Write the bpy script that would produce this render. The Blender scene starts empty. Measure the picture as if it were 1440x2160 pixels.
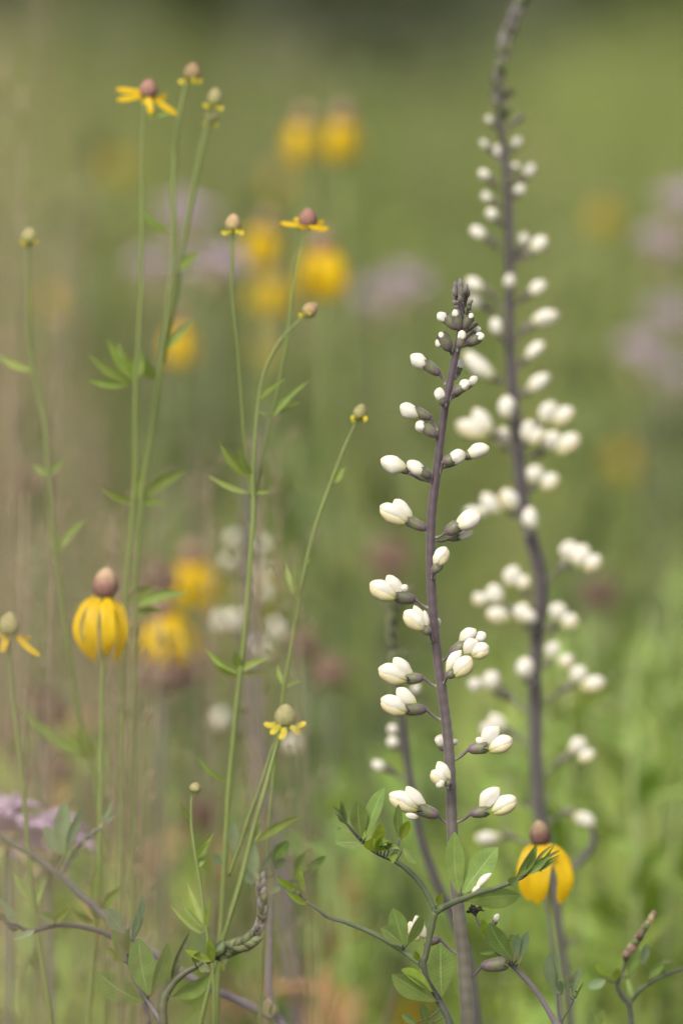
import bpy, math, random
import numpy as np
from mathutils import Vector, Matrix, noise as mnoise

random.seed(11)
rng = np.random.default_rng(5)
scene = bpy.context.scene
COL = scene.collection
rad = math.radians

# ------------------------------------------------------------------ camera, sky, sun, exposure
CAM = Vector((0, 0, 1.2))
PITCH = rad(-4.0)
FOCUS = 4.0
cam_data = bpy.data.cameras.new('camera')
cam = bpy.data.objects.new('camera', cam_data)
COL.objects.link(cam)
cam.location = CAM
cam.rotation_euler = (rad(90) + PITCH, 0, 0)
cam_data.sensor_fit = 'VERTICAL'
cam_data.sensor_height = 36
cam_data.sensor_width = 24
cam_data.lens = 300
cam_data.clip_start = 0.05
cam_data.clip_end = 3000
cam_data.dof.use_dof = True
cam_data.dof.focus_distance = FOCUS
cam_data.dof.aperture_fstop = 5.6
scene.camera = cam

SUN_EL, SUN_AZ = rad(44), rad(205)      # azimuth clockwise from +Y (behind the camera, a little left)
world = bpy.data.worlds.new('World')
scene.world = world
world.use_nodes = True
nt = world.node_tree
nt.nodes.clear()
sky = nt.nodes.new('ShaderNodeTexSky')
sky.sky_type = 'NISHITA'
sky.sun_disc = False
sky.sun_elevation = SUN_EL
sky.sun_rotation = SUN_AZ
sky.dust_density = 4.0
sky.ozone_density = 0.6
hs = nt.nodes.new('ShaderNodeHueSaturation')      # a thin even overcast: far less blue than a clear sky
hs.inputs['Saturation'].default_value = 0.25
bg = nt.nodes.new('ShaderNodeBackground')
bg.inputs['Strength'].default_value = 0.15
wo = nt.nodes.new('ShaderNodeOutputWorld')
nt.links.new(sky.outputs[0], hs.inputs['Color'])
nt.links.new(hs.outputs[0], bg.inputs[0])
nt.links.new(bg.outputs[0], wo.inputs[0])

sun_data = bpy.data.lights.new('sun', 'SUN')
sun_data.energy = 1.5
sun_data.angle = rad(25)
sun_data.color = (1.0, 0.93, 0.82)
sun = bpy.data.objects.new('sun', sun_data)
COL.objects.link(sun)
sd = Vector((math.sin(SUN_AZ) * math.cos(SUN_EL), math.cos(SUN_AZ) * math.cos(SUN_EL), math.sin(SUN_EL)))
sun.rotation_euler = sd.to_track_quat('Z', 'Y').to_euler()
sun.location = (0, 0, 12)

scene.view_settings.view_transform = 'Standard'
scene.view_settings.look = 'None'
scene.view_settings.exposure = 0.8
scene.view_settings.gamma = 1.0
scene.render.engine = 'CYCLES'
scene.cycles.use_denoising = True
scene.cycles.max_bounces = 8
scene.cycles.diffuse_bounces = 4
scene.cycles.transmission_bounces = 6

# ------------------------------------------------------------------ real places from sight lines
FWD = Vector((0, math.cos(PITCH), math.sin(PITCH)))
UP = Vector((0, -math.sin(PITCH), math.cos(PITCH)))
RIGHT = Vector((1, 0, 0))


def px(d):                       # metres per photo pixel, d metres behind the focus plane
    return 0.12 * (FOCUS + d) / 2160


def P(x, y, d=0.0):
    s = px(d)
    return CAM + FWD * (FOCUS + d) + RIGHT * ((x - 720) * s) + UP * ((1080 - y) * s)


REG = {'F': (0, 0, 1), '2': (720, 0, 2), '4': (720, 560, 1440 / 580), '5': (720, 1140, 1440 / 580), '6': (0, 1440, 2),
       '7': (660, 1600, 1440 / 560), '8': (1000, 1440, 3), 'A': (0, 1650, 1440 / 340), 'B': (340, 1650, 1440 / 340),
       'C': (690, 1640, 1440 / 270), 'T': (880, 580, 8)}


def cv(reg, p):
    o = REG[reg]
    return (o[0] + p[0] / o[2], o[1] + p[1] / o[2])


# ------------------------------------------------------------------ materials
MATS = {}


def new_mat(name):
    m = bpy.data.materials.new(name)
    m.use_nodes = True
    m.node_tree.nodes.clear()
    MATS[name] = m
    return m, m.node_tree.nodes, m.node_tree.links


def ramp(nodes, stops, interp='EASE'):
    r = nodes.new('ShaderNodeValToRGB')
    r.color_ramp.interpolation = interp
    e = r.color_ramp.elements
    while len(e) < len(stops):
        e.new(0.5)
    for i, (p, c) in enumerate(stops):
        e[i].position = p
        e[i].color = (*c, 1)
    return r


def plant_mat(name, stops, rough=0.55, trans=0.0, trans_tint=(1, 1, 1), var=0.12, nscale=300, spec=0.3, sss=0.0,
              vein=None, vein_w=0.05, side_veins=False, bump=0.0, sheen=0.0, huevar=0.0, aniso=None):
    """colour runs along the piece (attribute t), mottled by noise; u across the piece carries the midrib"""
    m, N, L = new_mat(name)
    at = N.new('ShaderNodeAttribute'); at.attribute_name = 't'
    r = ramp(N, stops, 'LINEAR')
    L.new(at.outputs['Fac'], r.inputs[0])
    tc = N.new('ShaderNodeTexCoord')
    noise = N.new('ShaderNodeTexNoise')
    noise.inputs['Scale'].default_value = nscale
    noise.inputs['Detail'].default_value = 4
    if aniso:
        mp = N.new('ShaderNodeMapping'); mp.inputs['Scale'].default_value = aniso
        L.new(tc.outputs['Object'], mp.inputs[0]); L.new(mp.outputs[0], noise.inputs['Vector'])
    else:
        L.new(tc.outputs['Object'], noise.inputs['Vector'])
    oi = N.new('ShaderNodeObjectInfo')
    mr = N.new('ShaderNodeMapRange')
    mr.inputs[1].default_value, mr.inputs[2].default_value = 0.3, 0.7
    mr.inputs[3].default_value, mr.inputs[4].default_value = 1 - var, 1 + var
    L.new(noise.outputs['Fac'], mr.inputs[0])
    orr = N.new('ShaderNodeMapRange')
    orr.inputs[3].default_value, orr.inputs[4].default_value = 1 - var, 1 + var
    L.new(oi.outputs['Random'], orr.inputs[0])
    mul = N.new('ShaderNodeMath'); mul.operation = 'MULTIPLY'
    L.new(mr.outputs[0], mul.inputs[0]); L.new(orr.outputs[0], mul.inputs[1])
    hsv = N.new('ShaderNodeHueSaturation')
    L.new(r.outputs[0], hsv.inputs['Color'])
    L.new(mul.outputs[0], hsv.inputs['Value'])
    if huevar:
        hv = N.new('ShaderNodeMapRange')
        hv.inputs[3].default_value, hv.inputs[4].default_value = 0.5 - huevar, 0.5 + huevar
        wn = N.new('ShaderNodeMath'); wn.operation = 'FRACT'
        wm = N.new('ShaderNodeMath'); wm.operation = 'MULTIPLY'; wm.inputs[1].default_value = 37.7
        L.new(oi.outputs['Random'], wm.inputs[0]); L.new(wm.outputs[0], wn.inputs[0]); L.new(wn.outputs[0], hv.inputs[0])
        L.new(hv.outputs[0], hsv.inputs['Hue'])
    colour = hsv.outputs[0]
    if vein:
        au = N.new('ShaderNodeAttribute'); au.attribute_name = 'u'
        ab = N.new('ShaderNodeMath'); ab.operation = 'ABSOLUTE'; L.new(au.outputs['Fac'], ab.inputs[0])
        vr = N.new('ShaderNodeMapRange')
        vr.inputs[1].default_value, vr.inputs[2].default_value = vein_w * 0.4, vein_w
        vr.inputs[3].default_value, vr.inputs[4].default_value = 0.75, 0.0
        L.new(ab.outputs[0], vr.inputs[0])
        fac = vr.outputs[0]
        if side_veins:                      # fine pinnate veins running forward from the midrib
            s1 = N.new('ShaderNodeMath'); s1.operation = 'MULTIPLY_ADD'; s1.inputs[1].default_value = -0.16
            L.new(ab.outputs[0], s1.inputs[0]); L.new(at.outputs['Fac'], s1.inputs[2])
            s2 = N.new('ShaderNodeMath'); s2.operation = 'MULTIPLY'; s2.inputs[1].default_value = 75
            L.new(s1.outputs[0], s2.inputs[0])
            s3 = N.new('ShaderNodeMath'); s3.operation = 'SINE'; L.new(s2.outputs[0], s3.inputs[0])
            s4 = N.new('ShaderNodeMapRange')
            s4.inputs[1].default_value, s4.inputs[2].default_value = 0.75, 1.0
            s4.inputs[3].default_value, s4.inputs[4].default_value = 0.0, 0.22
            L.new(s3.outputs[0], s4.inputs[0])
            s5 = N.new('ShaderNodeMath'); s5.operation = 'MAXIMUM'
            L.new(s4.outputs[0], s5.inputs[0]); L.new(fac, s5.inputs[1])
            fac = s5.outputs[0]
        mx = N.new('ShaderNodeMixRGB'); mx.inputs[2].default_value = (*vein, 1)
        L.new(fac, mx.inputs[0]); L.new(colour, mx.inputs[1])
        colour = mx.outputs[0]
    b = N.new('ShaderNodeBsdfPrincipled')
    L.new(colour, b.inputs['Base Color'])
    b.inputs['Roughness'].default_value = rough
    b.inputs['Specular IOR Level'].default_value = spec
    if sss:
        b.inputs['Subsurface Weight'].default_value = sss
        b.inputs['Subsurface Radius'].default_value = (1, 0.8, 0.5)
        b.inputs['Subsurface Scale'].default_value = 0.002
    if sheen:
        b.inputs['Sheen Weight'].default_value = sheen
        b.inputs['Sheen Roughness'].default_value = 0.5
    if bump:
        bp = N.new('ShaderNodeBump'); bp.inputs['Strength'].default_value = bump; bp.inputs['Distance'].default_value = 0.0006
        L.new(noise.outputs['Fac'], bp.inputs['Height']); L.new(bp.outputs[0], b.inputs['Normal'])
    out = N.new('ShaderNodeOutputMaterial')
    if trans:
        tl = N.new('ShaderNodeBsdfTranslucent')
        tt = N.new('ShaderNodeMixRGB'); tt.blend_type = 'MULTIPLY'; tt.inputs[0].default_value = 1
        tt.inputs[2].default_value = (*trans_tint, 1)
        L.new(colour, tt.inputs[1]); L.new(tt.outputs[0], tl.inputs[0])
        ms = N.new('ShaderNodeMixShader'); ms.inputs[0].default_value = trans
        L.new(b.outputs[0], ms.inputs[1]); L.new(tl.outputs[0], ms.inputs[2]); L.new(ms.outputs[0], out.inputs[0])
    else:
        L.new(b.outputs[0], out.inputs[0])
    return m


WHITE = plant_mat('white petal', [(0, (.42, .40, .12)), (.22, (.52, .49, .34)), (.5, (.585, .56, .495)), (.85, (.58, .545, .46)), (1, (.56, .49, .35))],
                  rough=.5, sss=.25, var=.03, nscale=500, trans=.12, bump=.15, aniso=(1, 1, .4))
CREAM = plant_mat('cream keel', [(0, (.42, .39, .09)), (.4, (.54, .49, .30)), (1, (.53, .44, .28))], rough=.5, sss=.25, var=.05, nscale=400, trans=.12)
CALYX = plant_mat('calyx', [(0, (.085, .058, .066)), (.3, (.105, .078, .075)), (.7, (.105, .11, .055)), (1, (.07, .06, .05))], rough=.5, var=.22, nscale=450, bump=.3, sheen=.15)
STALK = plant_mat('purple stalk', [(.15, (.15, .15, .08)), (.3, (.125, .112, .08)), (.46, (.095, .076, .07)), (.68, (.074, .050, .056)), (1, (.062, .042, .050))], rough=.5, var=.16, nscale=220, bump=.25, sheen=.25, aniso=(1, 1, .12))
STALKDARK = plant_mat('dark stalk', [(.1, (.09, .082, .066)), (.5, (.05, .039, .041)), (1, (.048, .040, .037))], rough=.55, var=.16, nscale=220, sheen=.2, aniso=(1, 1, .12))
BUDTIP = plant_mat('spike bud', [(0, (.05, .042, .036)), (.4, (.09, .08, .052)), (1, (.13, .105, .125))], rough=.6, var=.28, nscale=300, sheen=.2)
BUDGREEN = plant_mat('green bud', [(0, (.045, .055, .022)), (.5, (.10, .12, .045)), (1, (.09, .075, .05))], rough=.6, var=.25, nscale=300)
BRANCH = plant_mat('green branch', [(0, (.072, .095, .034)), (.45, (.06, .074, .034)), (.75, (.042, .04, .034)), (1, (.065, .075, .024))], rough=.5, var=.15, nscale=200, bump=.2, aniso=(1, 1, .15), sheen=.15)
LILACSTEM = plant_mat('lilac branch', [(0, (.11, .09, .09)), (.5, (.12, .097, .103)), (1, (.075, .08, .05))], rough=.5, var=.14, nscale=200, bump=.2, sheen=.25)
LEAF = plant_mat('indigo leaf', [(0, (.155, .205, .048)), (.5, (.14, .20, .046)), (1, (.13, .19, .042))], rough=.5, trans=.22, trans_tint=(1.25, 1.35, .6), var=.16, nscale=160, vein=(.25, .32, .12), vein_w=.07, side_veins=True, huevar=.012, sheen=.2, bump=.1)
LEAFYOUNG = plant_mat('young leaf', [(0, (.21, .27, .05)), (1, (.20, .28, .03))], rough=.5, trans=.45, trans_tint=(1.3, 1.3, .45), var=.2, nscale=200, vein=(.25, .29, .10), vein_w=.08, huevar=.012)
LEAFBLUE = plant_mat('bloomy leaf', [(0, (.18, .23, .11)), (1, (.165, .23, .115))], rough=.6, trans=.2, trans_tint=(1.1, 1.2, .8), var=.13, nscale=160, vein=(.23, .27, .15), vein_w=.06, huevar=.01, sheen=.3)
CSTEM = plant_mat('coneflower stem', [(0, (.105, .13, .028)), (.6, (.115, .145, .036)), (1, (.135, .165, .05))], rough=.55, var=.12, nscale=150, aniso=(1, 1, .1), bump=.2)
CLEAF = plant_mat('coneflower leaf', [(0, (.155, .20, .034)), (1, (.145, .20, .034))], rough=.55, trans=.28, trans_tint=(1.2, 1.25, .6), var=.15, nscale=160, vein=(.24, .29, .12), vein_w=.1, huevar=.012)
YELLOW = plant_mat('yellow ray', [(0, (.58, .37, .003)), (.6, (.64, .43, .004)), (1, (.56, .35, .005))], rough=.5, trans=.35, trans_tint=(1.1, 1.05, .6), var=.07, nscale=260, vein=(.62, .35, .01), vein_w=.12, aniso=(1, 1, .2))
YELLOWPALE = plant_mat('pale ray', [(0, (.45, .40, .05)), (1, (.72, .55, .04))], rough=.5, trans=.35, var=.1, nscale=260)
CONEBROWN = plant_mat('brown cone', [(0, (.11, .055, .045)), (.45, (.17, .09, .07)), (.75, (.28, .19, .115)), (1, (.31, .22, .14))], rough=.8, var=.2, nscale=500)
CONEPINK = plant_mat('pink brown cone', [(0, (.18, .10, .07)), (.5, (.23, .115, .09)), (1, (.25, .13, .105))], rough=.8, var=.2, nscale=500)
CONETAN = plant_mat('tan cone', [(0, (.22, .20, .07)), (.45, (.28, .20, .10)), (1, (.27, .18, .105))], rough=.8, var=.2, nscale=500)
CONEGREEN = plant_mat('green cone', [(0, (.18, .19, .06)), (.5, (.23, .21, .09)), (1, (.22, .185, .09))], rough=.8, var=.2, nscale=500)
LAVENDER = plant_mat('lavender floret', [(0, (.42, .31, .40)), (1, (.54, .40, .53))], rough=.6, trans=.35, var=.14, nscale=200)
PALEBRACT = plant_mat('pale bract', [(0, (.30, .30, .12)), (1, (.40, .30, .20))], rough=.7, trans=.3, var=.15, nscale=200)
BROWNHEAD = plant_mat('spent head', [(0, (.11, .068, .05)), (1, (.18, .115, .085))], rough=.85, var=.25, nscale=200)
BACKLEAF = plant_mat('meadow leaf', [(0, (.19, .27, .05)), (1, (.21, .29, .055))], rough=.55, trans=.3, trans_tint=(1.15, 1.2, .6), var=.22, nscale=60, vein=(.22, .27, .09), vein_w=.09, huevar=.02)
BACKSTEM = plant_mat('meadow stem', [(0, (.17, .17, .06)), (1, (.16, .20, .06))], rough=.6, var=.15, nscale=60)
TANGRASS = plant_mat('tan grass', [(0, (.22, .20, .08)), (.6, (.26, .21, .125)), (1, (.27, .205, .145))], rough=.7, trans=.3, var=.15, nscale=80)
BLACKENED = plant_mat('withered black', [(0, (.02, .017, .015)), (1, (.028, .024, .022))], rough=.8, var=.3, nscale=500)
BARK = plant_mat('bark', [(0, (.09, .07, .05)), (1, (.10, .08, .06))], rough=.9, var=.3, nscale=20, bump=.6, aniso=(1, 1, .2))


def tint_mat(name, trans, rough=.6):
    m, N, L = new_mat(name)
    at = N.new('ShaderNodeAttribute'); at.attribute_name = 'tint'
    b = N.new('ShaderNodeBsdfPrincipled'); b.inputs['Roughness'].default_value = rough
    b.inputs['Specular IOR Level'].default_value = .25
    L.new(at.outputs['Color'], b.inputs['Base Color'])
    tl = N.new('ShaderNodeBsdfTranslucent'); L.new(at.outputs['Color'], tl.inputs[0])
    ms = N.new('ShaderNodeMixShader'); ms.inputs[0].default_value = trans
    out = N.new('ShaderNodeOutputMaterial')
    L.new(b.outputs[0], ms.inputs[1]); L.new(tl.outputs[0], ms.inputs[2]); L.new(ms.outputs[0], out.inputs[0])
    return m


TINT = tint_mat('meadow tint', .42)
TREELEAF = tint_mat('tree leaf', .25, .45)


def ground_mat():
    m, N, L = new_mat('meadow soil')
    tc = N.new('ShaderNodeTexCoord')
    n1 = N.new('ShaderNodeTexNoise'); n1.inputs['Scale'].default_value = 1.3; n1.inputs['Detail'].default_value = 8
    n2 = N.new('ShaderNodeTexNoise'); n2.inputs['Scale'].default_value = 45; n2.inputs['Detail'].default_value = 6
    L.new(tc.outputs['Object'], n1.inputs[0]); L.new(tc.outputs['Object'], n2.inputs[0])
    r1 = ramp(N, [(.3, (.075, .085, .03)), (.55, (.10, .105, .04)), (.75, (.12, .09, .055))])
    r2 = ramp(N, [(.3, (.55, .55, .55)), (.7, (1.2, 1.2, 1.2))])
    L.new(n1.outputs['Fac'], r1.inputs[0]); L.new(n2.outputs['Fac'], r2.inputs[0])
    mx = N.new('ShaderNodeMixRGB'); mx.blend_type = 'MULTIPLY'; mx.inputs[0].default_value = 1
    L.new(r1.outputs[0], mx.inputs[1]); L.new(r2.outputs[0], mx.inputs[2])
    b = N.new('ShaderNodeBsdfPrincipled'); b.inputs['Roughness'].default_value = .95
    L.new(mx.outputs[0], b.inputs['Base Color'])
    bp = N.new('ShaderNodeBump'); bp.inputs['Distance'].default_value = .03
    L.new(n2.outputs['Fac'], bp.inputs['Height']); L.new(bp.outputs[0], b.inputs['Normal'])
    out = N.new('ShaderNodeOutputMaterial'); L.new(b.outputs[0], out.inputs[0])
    return m


# ------------------------------------------------------------------ mesh helpers
class MB:
    def __init__(self):
        self.v, self.f, self.t, self.u = [], [], [], []

    def vert(self, p, t=0.0, u=0.0):
        self.v.append(Vector(p)); self.t.append(t); self.u.append(u)
        return len(self.v) - 1

    def mesh(self, name, origin=Vector((0, 0, 0))):
        me = bpy.data.meshes.new(name)
        me.from_pydata([tuple(p - origin) for p in self.v], [], self.f)
        a = me.attributes.new('t', 'FLOAT', 'POINT'); a.data.foreach_set('value', self.t)
        a = me.attributes.new('u', 'FLOAT', 'POINT'); a.data.foreach_set('value', self.u)
        me.polygons.foreach_set('use_smooth', [True] * len(me.polygons))
        me.update()
        return me


def wloc(o):
    p = Vector((0, 0, 0))
    while o:
        p += o.location
        o = o.parent
    return p


def link(name, data, parent=None, loc=None):
    o = bpy.data.objects.new(name, data)
    COL.objects.link(o)
    if loc is not None:
        o.location = loc
    o.parent = parent
    return o


def part(name, mb, mat, parent, loc=None, label=None):
    """a mesh whose vertices are given in world space; its origin is put at loc"""
    pw = wloc(parent)
    ow = Vector(loc) if loc is not None else mb.v[0].copy()
    me = mb.mesh(name, ow)
    me.materials.append(mat)
    o = link(name, me, parent, ow - pw)
    if label:
        o['label'] = label
    return o


def thing(name, label, cat, base, group=None):
    e = link(name, None, None, base)
    e.empty_display_size = .02
    e['label'] = label
    e['category'] = cat
    if group:
        e['group'] = group
    return e


def frames(pts):
    T = []
    for i in range(len(pts)):
        a = pts[max(0, i - 1)]; b = pts[min(len(pts) - 1, i + 1)]
        d = b - a
        T.append(d.normalized() if d.length > 1e-9 else Vector((0, 0, 1)))
    n = T[0].orthogonal().normalized()
    out = []
    for t in T:
        n = (n - t * n.dot(t))
        n = n.normalized() if n.length > 1e-6 else t.orthogonal().normalized()
        out.append((t, n, t.cross(n)))
    return out


def catmull(pts, per=5):
    """pts: tuples of equal length (Vectors flattened) -> smooth list"""
    if len(pts) < 3:
        a, b = np.array(pts[0], float), np.array(pts[-1], float)
        return [a + (b - a) * k / per for k in range(per + 1)]
    A = [np.array(p, float) for p in pts]
    A = [2 * A[0] - A[1]] + A + [2 * A[-1] - A[-2]]
    out = []
    for i in range(1, len(A) - 2):
        p0, p1, p2, p3 = A[i - 1:i + 3]
        for k in range(per):
            s = k / per
            out.append(.5 * (2 * p1 + (p2 - p0) * s + (2 * p0 - 5 * p1 + 4 * p2 - p3) * s * s + (3 * p1 - p0 - 3 * p2 + p3) * s ** 3))
    out.append(A[-2])
    return out


def tube(mb, pts, radii, n=8, t0=0.0, t1=1.0, cap=True):
    fr = frames(pts)
    L = len(pts)
    base = len(mb.v)
    for i, (p, r) in enumerate(zip(pts, radii)):
        _, a, b = fr[i]
        t = t0 + (t1 - t0) * i / max(1, L - 1)
        for k in range(n):
            an = 2 * math.pi * k / n
            mb.vert(p + a * (math.cos(an) * r) + b * (math.sin(an) * r), t, 0.5)
    for i in range(L - 1):
        for k in range(n):
            mb.f.append((base + i * n + k, base + i * n + (k + 1) % n, base + (i + 1) * n + (k + 1) % n, base + (i + 1) * n + k))
    if cap:
        mb.f.append(tuple(base + k for k in range(n))[::-1])
        mb.f.append(tuple(base + (L - 1) * n + k for k in range(n)))


def ovoid(mb, base, tip, w, depth=.9, skew=.85, power=.7, bend=0.0, seam=0.0, seam_at=-math.pi / 2, n=12, rings=12, bend_axis=None, taper=0.0, rough=.16):
    """closed petal-like pod from base to tip; seam presses a groove along one side"""
    base, tip = Vector(base), Vector(tip)
    ax = tip - base
    L = ax.length
    t = ax.normalized()
    view = (CAM - base).normalized()
    yv = view.cross(t)
    yv = yv.normalized() if yv.length > 1e-4 else t.orthogonal().normalized()
    zv = t.cross(yv).normalized()
    ba = bend_axis or yv
    seed = base.x * 91 + base.z * 57
    first = len(mb.v)
    mb.vert(base, 0, .5)
    for i in range(1, rings):
        s = .5 - .5 * math.cos(math.pi * i / rings)
        q = 2 * s ** skew - 1
        r = w / 2 * max(0.0, 1 - abs(q) ** (1.75 if q < 0 else 2.3)) ** power * (1 - taper * s)
        c = base + ax * s + ba * (bend * L * math.sin(math.pi * s))
        for k in range(n):
            an = 2 * math.pi * k / n
            g = 0.0
            if seam:
                da = (an - seam_at + math.pi) % (2 * math.pi) - math.pi
                g = seam * math.exp(-(da / .33) ** 2) * math.sin(math.pi * s) ** .5
            v = c + yv * (math.cos(an) * r * (1 - g)) + zv * (math.sin(an) * r * depth * (1 - g))
            v += (v - c) * (rough * mnoise.noise(v * (2.2 / w) + Vector((seed, 0, 0))))
            mb.vert(v, s, math.cos(an))
    mb.vert(tip + ba * 0, 1, .5)
    last = len(mb.v) - 1
    for k in range(n):
        mb.f.append((first, first + 1 + (k + 1) % n, first + 1 + k))
        mb.f.append((last, last - n + k, last - n + (k + 1) % n))
    for i in range(rings - 2):
        a, b = first + 1 + i * n, first + 1 + (i + 1) * n
        for k in range(n):
            mb.f.append((a + k, a + (k + 1) % n, b + (k + 1) % n, b + k))


SHAPES = {
    'obovate': lambda s: (math.sin(math.pi * s ** 1.25) ** .75) if 0 < s < 1 else 0.0,
    'ellip': lambda s: (math.sin(math.pi * s) ** .85) if 0 < s < 1 else 0.0,
    'lance': lambda s: (math.sin(math.pi * s ** .72) ** 1.15) if 0 < s < 1 else 0.0,
    'strap': lambda s: (min(1, s * 5 + .35) * (1 - max(0, (s - .72) / .28) ** 2.4) ** .7) if s < 1 else 0.12,
}


def blade(mb, spine, across, w, shape='ellip', fold=.2, nu=10, nv=3, wave=0.0, normal=None, cup=0.0):
    """leaf sheet: spine = list of Vectors, across = width direction, fold raises both halves"""
    n = len(spine)
    start = len(mb.v)
    cols = 2 * nv + 1
    for i, p in enumerate(spine):
        s = i / (n - 1)
        a = spine[max(0, i - 1)]; b = spine[min(n - 1, i + 1)]
        t = (b - a).normalized()
        ac = (across - t * across.dot(t)).normalized()
        nn = t.cross(ac).normalized()
        hw = w / 2 * SHAPES[shape](min(max(s, .012), .992))
        for j in range(-nv, nv + 1):
            u = j / nv
            off = fold * abs(u) * hw + cup * u * u * hw + wave * hw * math.sin(s * 9 + u * 2.2)
            mb.vert(p + ac * (u * hw) + nn * off, s, u)
    for i in range(n - 1):
        for j in range(cols - 1):
            a = start + i * cols + j
            mb.f.append((a, a + 1, a + cols + 1, a + cols))


def spine_of(a, b, bow=0.0, bowdir=None, sag=0.0, n=10):
    a, b = Vector(a), Vector(b)
    ax = b - a
    bd = bowdir if bowdir is not None else Vector((0, 0, 1))
    return [a + ax * (i / (n - 1)) + bd * (bow * ax.length * math.sin(math.pi * i / (n - 1))) for i in range(n)]


STEMS = {}


def leaf(parent, b, tpt, w, d=0.0, d2=None, mat=None, shape='obovate', roll=0.0, fold=.22, bow=.04, wave=.04, reg='F', name='leaf', petiole=None, nu=12):
    """leaf traced from base to tip; w in region pixels; roll turns the blade about its own midrib (degrees)"""
    sc = REG[reg][2]
    d2 = d if d2 is None else d2
    B = P(*cv(reg, b), d); T = P(*cv(reg, tpt), d2)
    w = w / sc * px(d)
    ax = (T - B).normalized()
    view = (CAM - B).normalized()
    across = view.cross(ax).normalized()
    across = Matrix.Rotation(rad(roll), 3, ax) @ across
    mb = MB()
    blade(mb, spine_of(B, T, bow, view.cross(ax).normalized(), n=nu), across, w / max(.35, abs(math.cos(rad(roll)))), shape, fold, wave=wave)
    o = part(name, mb, mat or LEAF, parent, B)
    near = STEMS.get(parent.name)
    Q = min(near, key=lambda v: (v - B).length) if near else B
    if 4 * px(d) < (Q - B).length < 75 * px(d):      # a thin stalk joins the blade to its stem
        pb = MB()
        mid = (Q + B) / 2 - UP * (Q - B).length * .08
        tube(pb, [Q, mid, B + (T - B) * .04], [2.2 * px(d), 1.6 * px(d), 1.3 * px(d)], 6)
        part('petiole', pb, CSTEM if mat is CLEAF else BRANCH, o, Q)
    return o


def to_ground(last, prev, spread=.25):
    """two more points that carry a stem from the last traced point down to the soil"""
    dr = (last - prev)
    k = dr.x / max(.02, -dr.z) if dr.z < 0 else 0
    k = max(-.25, min(.25, k * spread))
    z0 = last.z
    step = max(.012, dr.length)
    out, z = [], z0
    while z > -.01:
        step *= 1.35
        z = max(-.01, z - step)
        if z < .03:
            z = -.01
        f = (z0 - z) / z0
        out.append(Vector((last.x + k * z0 * (f - .35 * f * f), last.y + .006 * f, z)))
    return out


def stem(parent, pts, d, widths, mat, reg='F', ground=False, name='stem', n=9, per=5, flare=True):
    """pts listed from the base upward or from top downward; colour runs 0 at the base (last point) to 1 at the top (first)"""
    sc = REG[reg][2]
    dd = d if isinstance(d, (list, tuple)) else [d] * len(pts)
    if not isinstance(widths, (list, tuple)):
        widths = [widths] * len(pts)
    if len(widths) != len(pts):
        widths = list(np.interp(np.linspace(0, 1, len(pts)), np.linspace(0, 1, len(widths)), widths))
    rows = []
    for p, e, w in zip(pts, dd, widths):
        q = P(*cv(reg, p), e)
        rows.append((*q, w / sc * px(e) / 2 * (.82 if mat is CSTEM else 1)))
    if ground:
        g = to_ground(Vector(rows[-1][:3]), Vector(rows[-2][:3]))
        for p in g:
            rows.append((*p, rows[-1][3] * 1.06))
    sm = catmull(rows, per)
    mb = MB()
    pv = [Vector(r[:3]) for r in sm]
    rr = [max(1e-4, r[3]) * (1 + .05 * math.sin(i * 1.7)) for i, r in enumerate(sm)]
    tube(mb, pv, rr, n, 1.0, 0.0)
    STEMS.setdefault(parent.name, []).extend(pv)
    return part(name, mb, mat, parent, pv[-1] if ground else pv[0]), pv


def ground_point(pts, d, reg='F'):
    a = P(*cv(reg, pts[-1]), d if not isinstance(d, (list, tuple)) else d[-1])
    b = P(*cv(reg, pts[-2]), d if not isinstance(d, (list, tuple)) else d[-2])
    return Vector((to_ground(a, b)[-1].x, a.y + .006, 0))


# ------------------------------------------------------------------ flowers of the wild indigo
def calyx_mesh(mb, a, b, w, teeth=True):
    ax = b - a
    t = ax.normalized()
    x = t.orthogonal().normalized(); y = t.cross(x)
    n = 12
    prof = [(0, .16), (.06, .46), (.2, .74), (.5, .93), (.8, 1.0), (1.0, 1.0)]
    st = len(mb.v)
    for i, (s, r) in enumerate(prof):
        for k in range(n):
            an = 2 * math.pi * k / n
            rr = w / 2 * r
            e = 0
            if i == len(prof) - 1 and teeth:
                e = .30 * w * (1 if k % 3 == 0 else (-.12 if k % 3 == 1 else -.05))
            mb.vert(a + ax * s + t * e + (x * math.cos(an) + y * math.sin(an)) * rr * (.86 if e > 0 else 1), s, .5)
    for i in range(len(prof) - 1):
        for k in range(n):
            mb.f.append((st + i * n + k, st + i * n + (k + 1) % n, st + (i + 1) * n + (k + 1) % n, st + (i + 1) * n + k))
    mb.f.append(tuple(st + k for k in range(n))[::-1])


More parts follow.
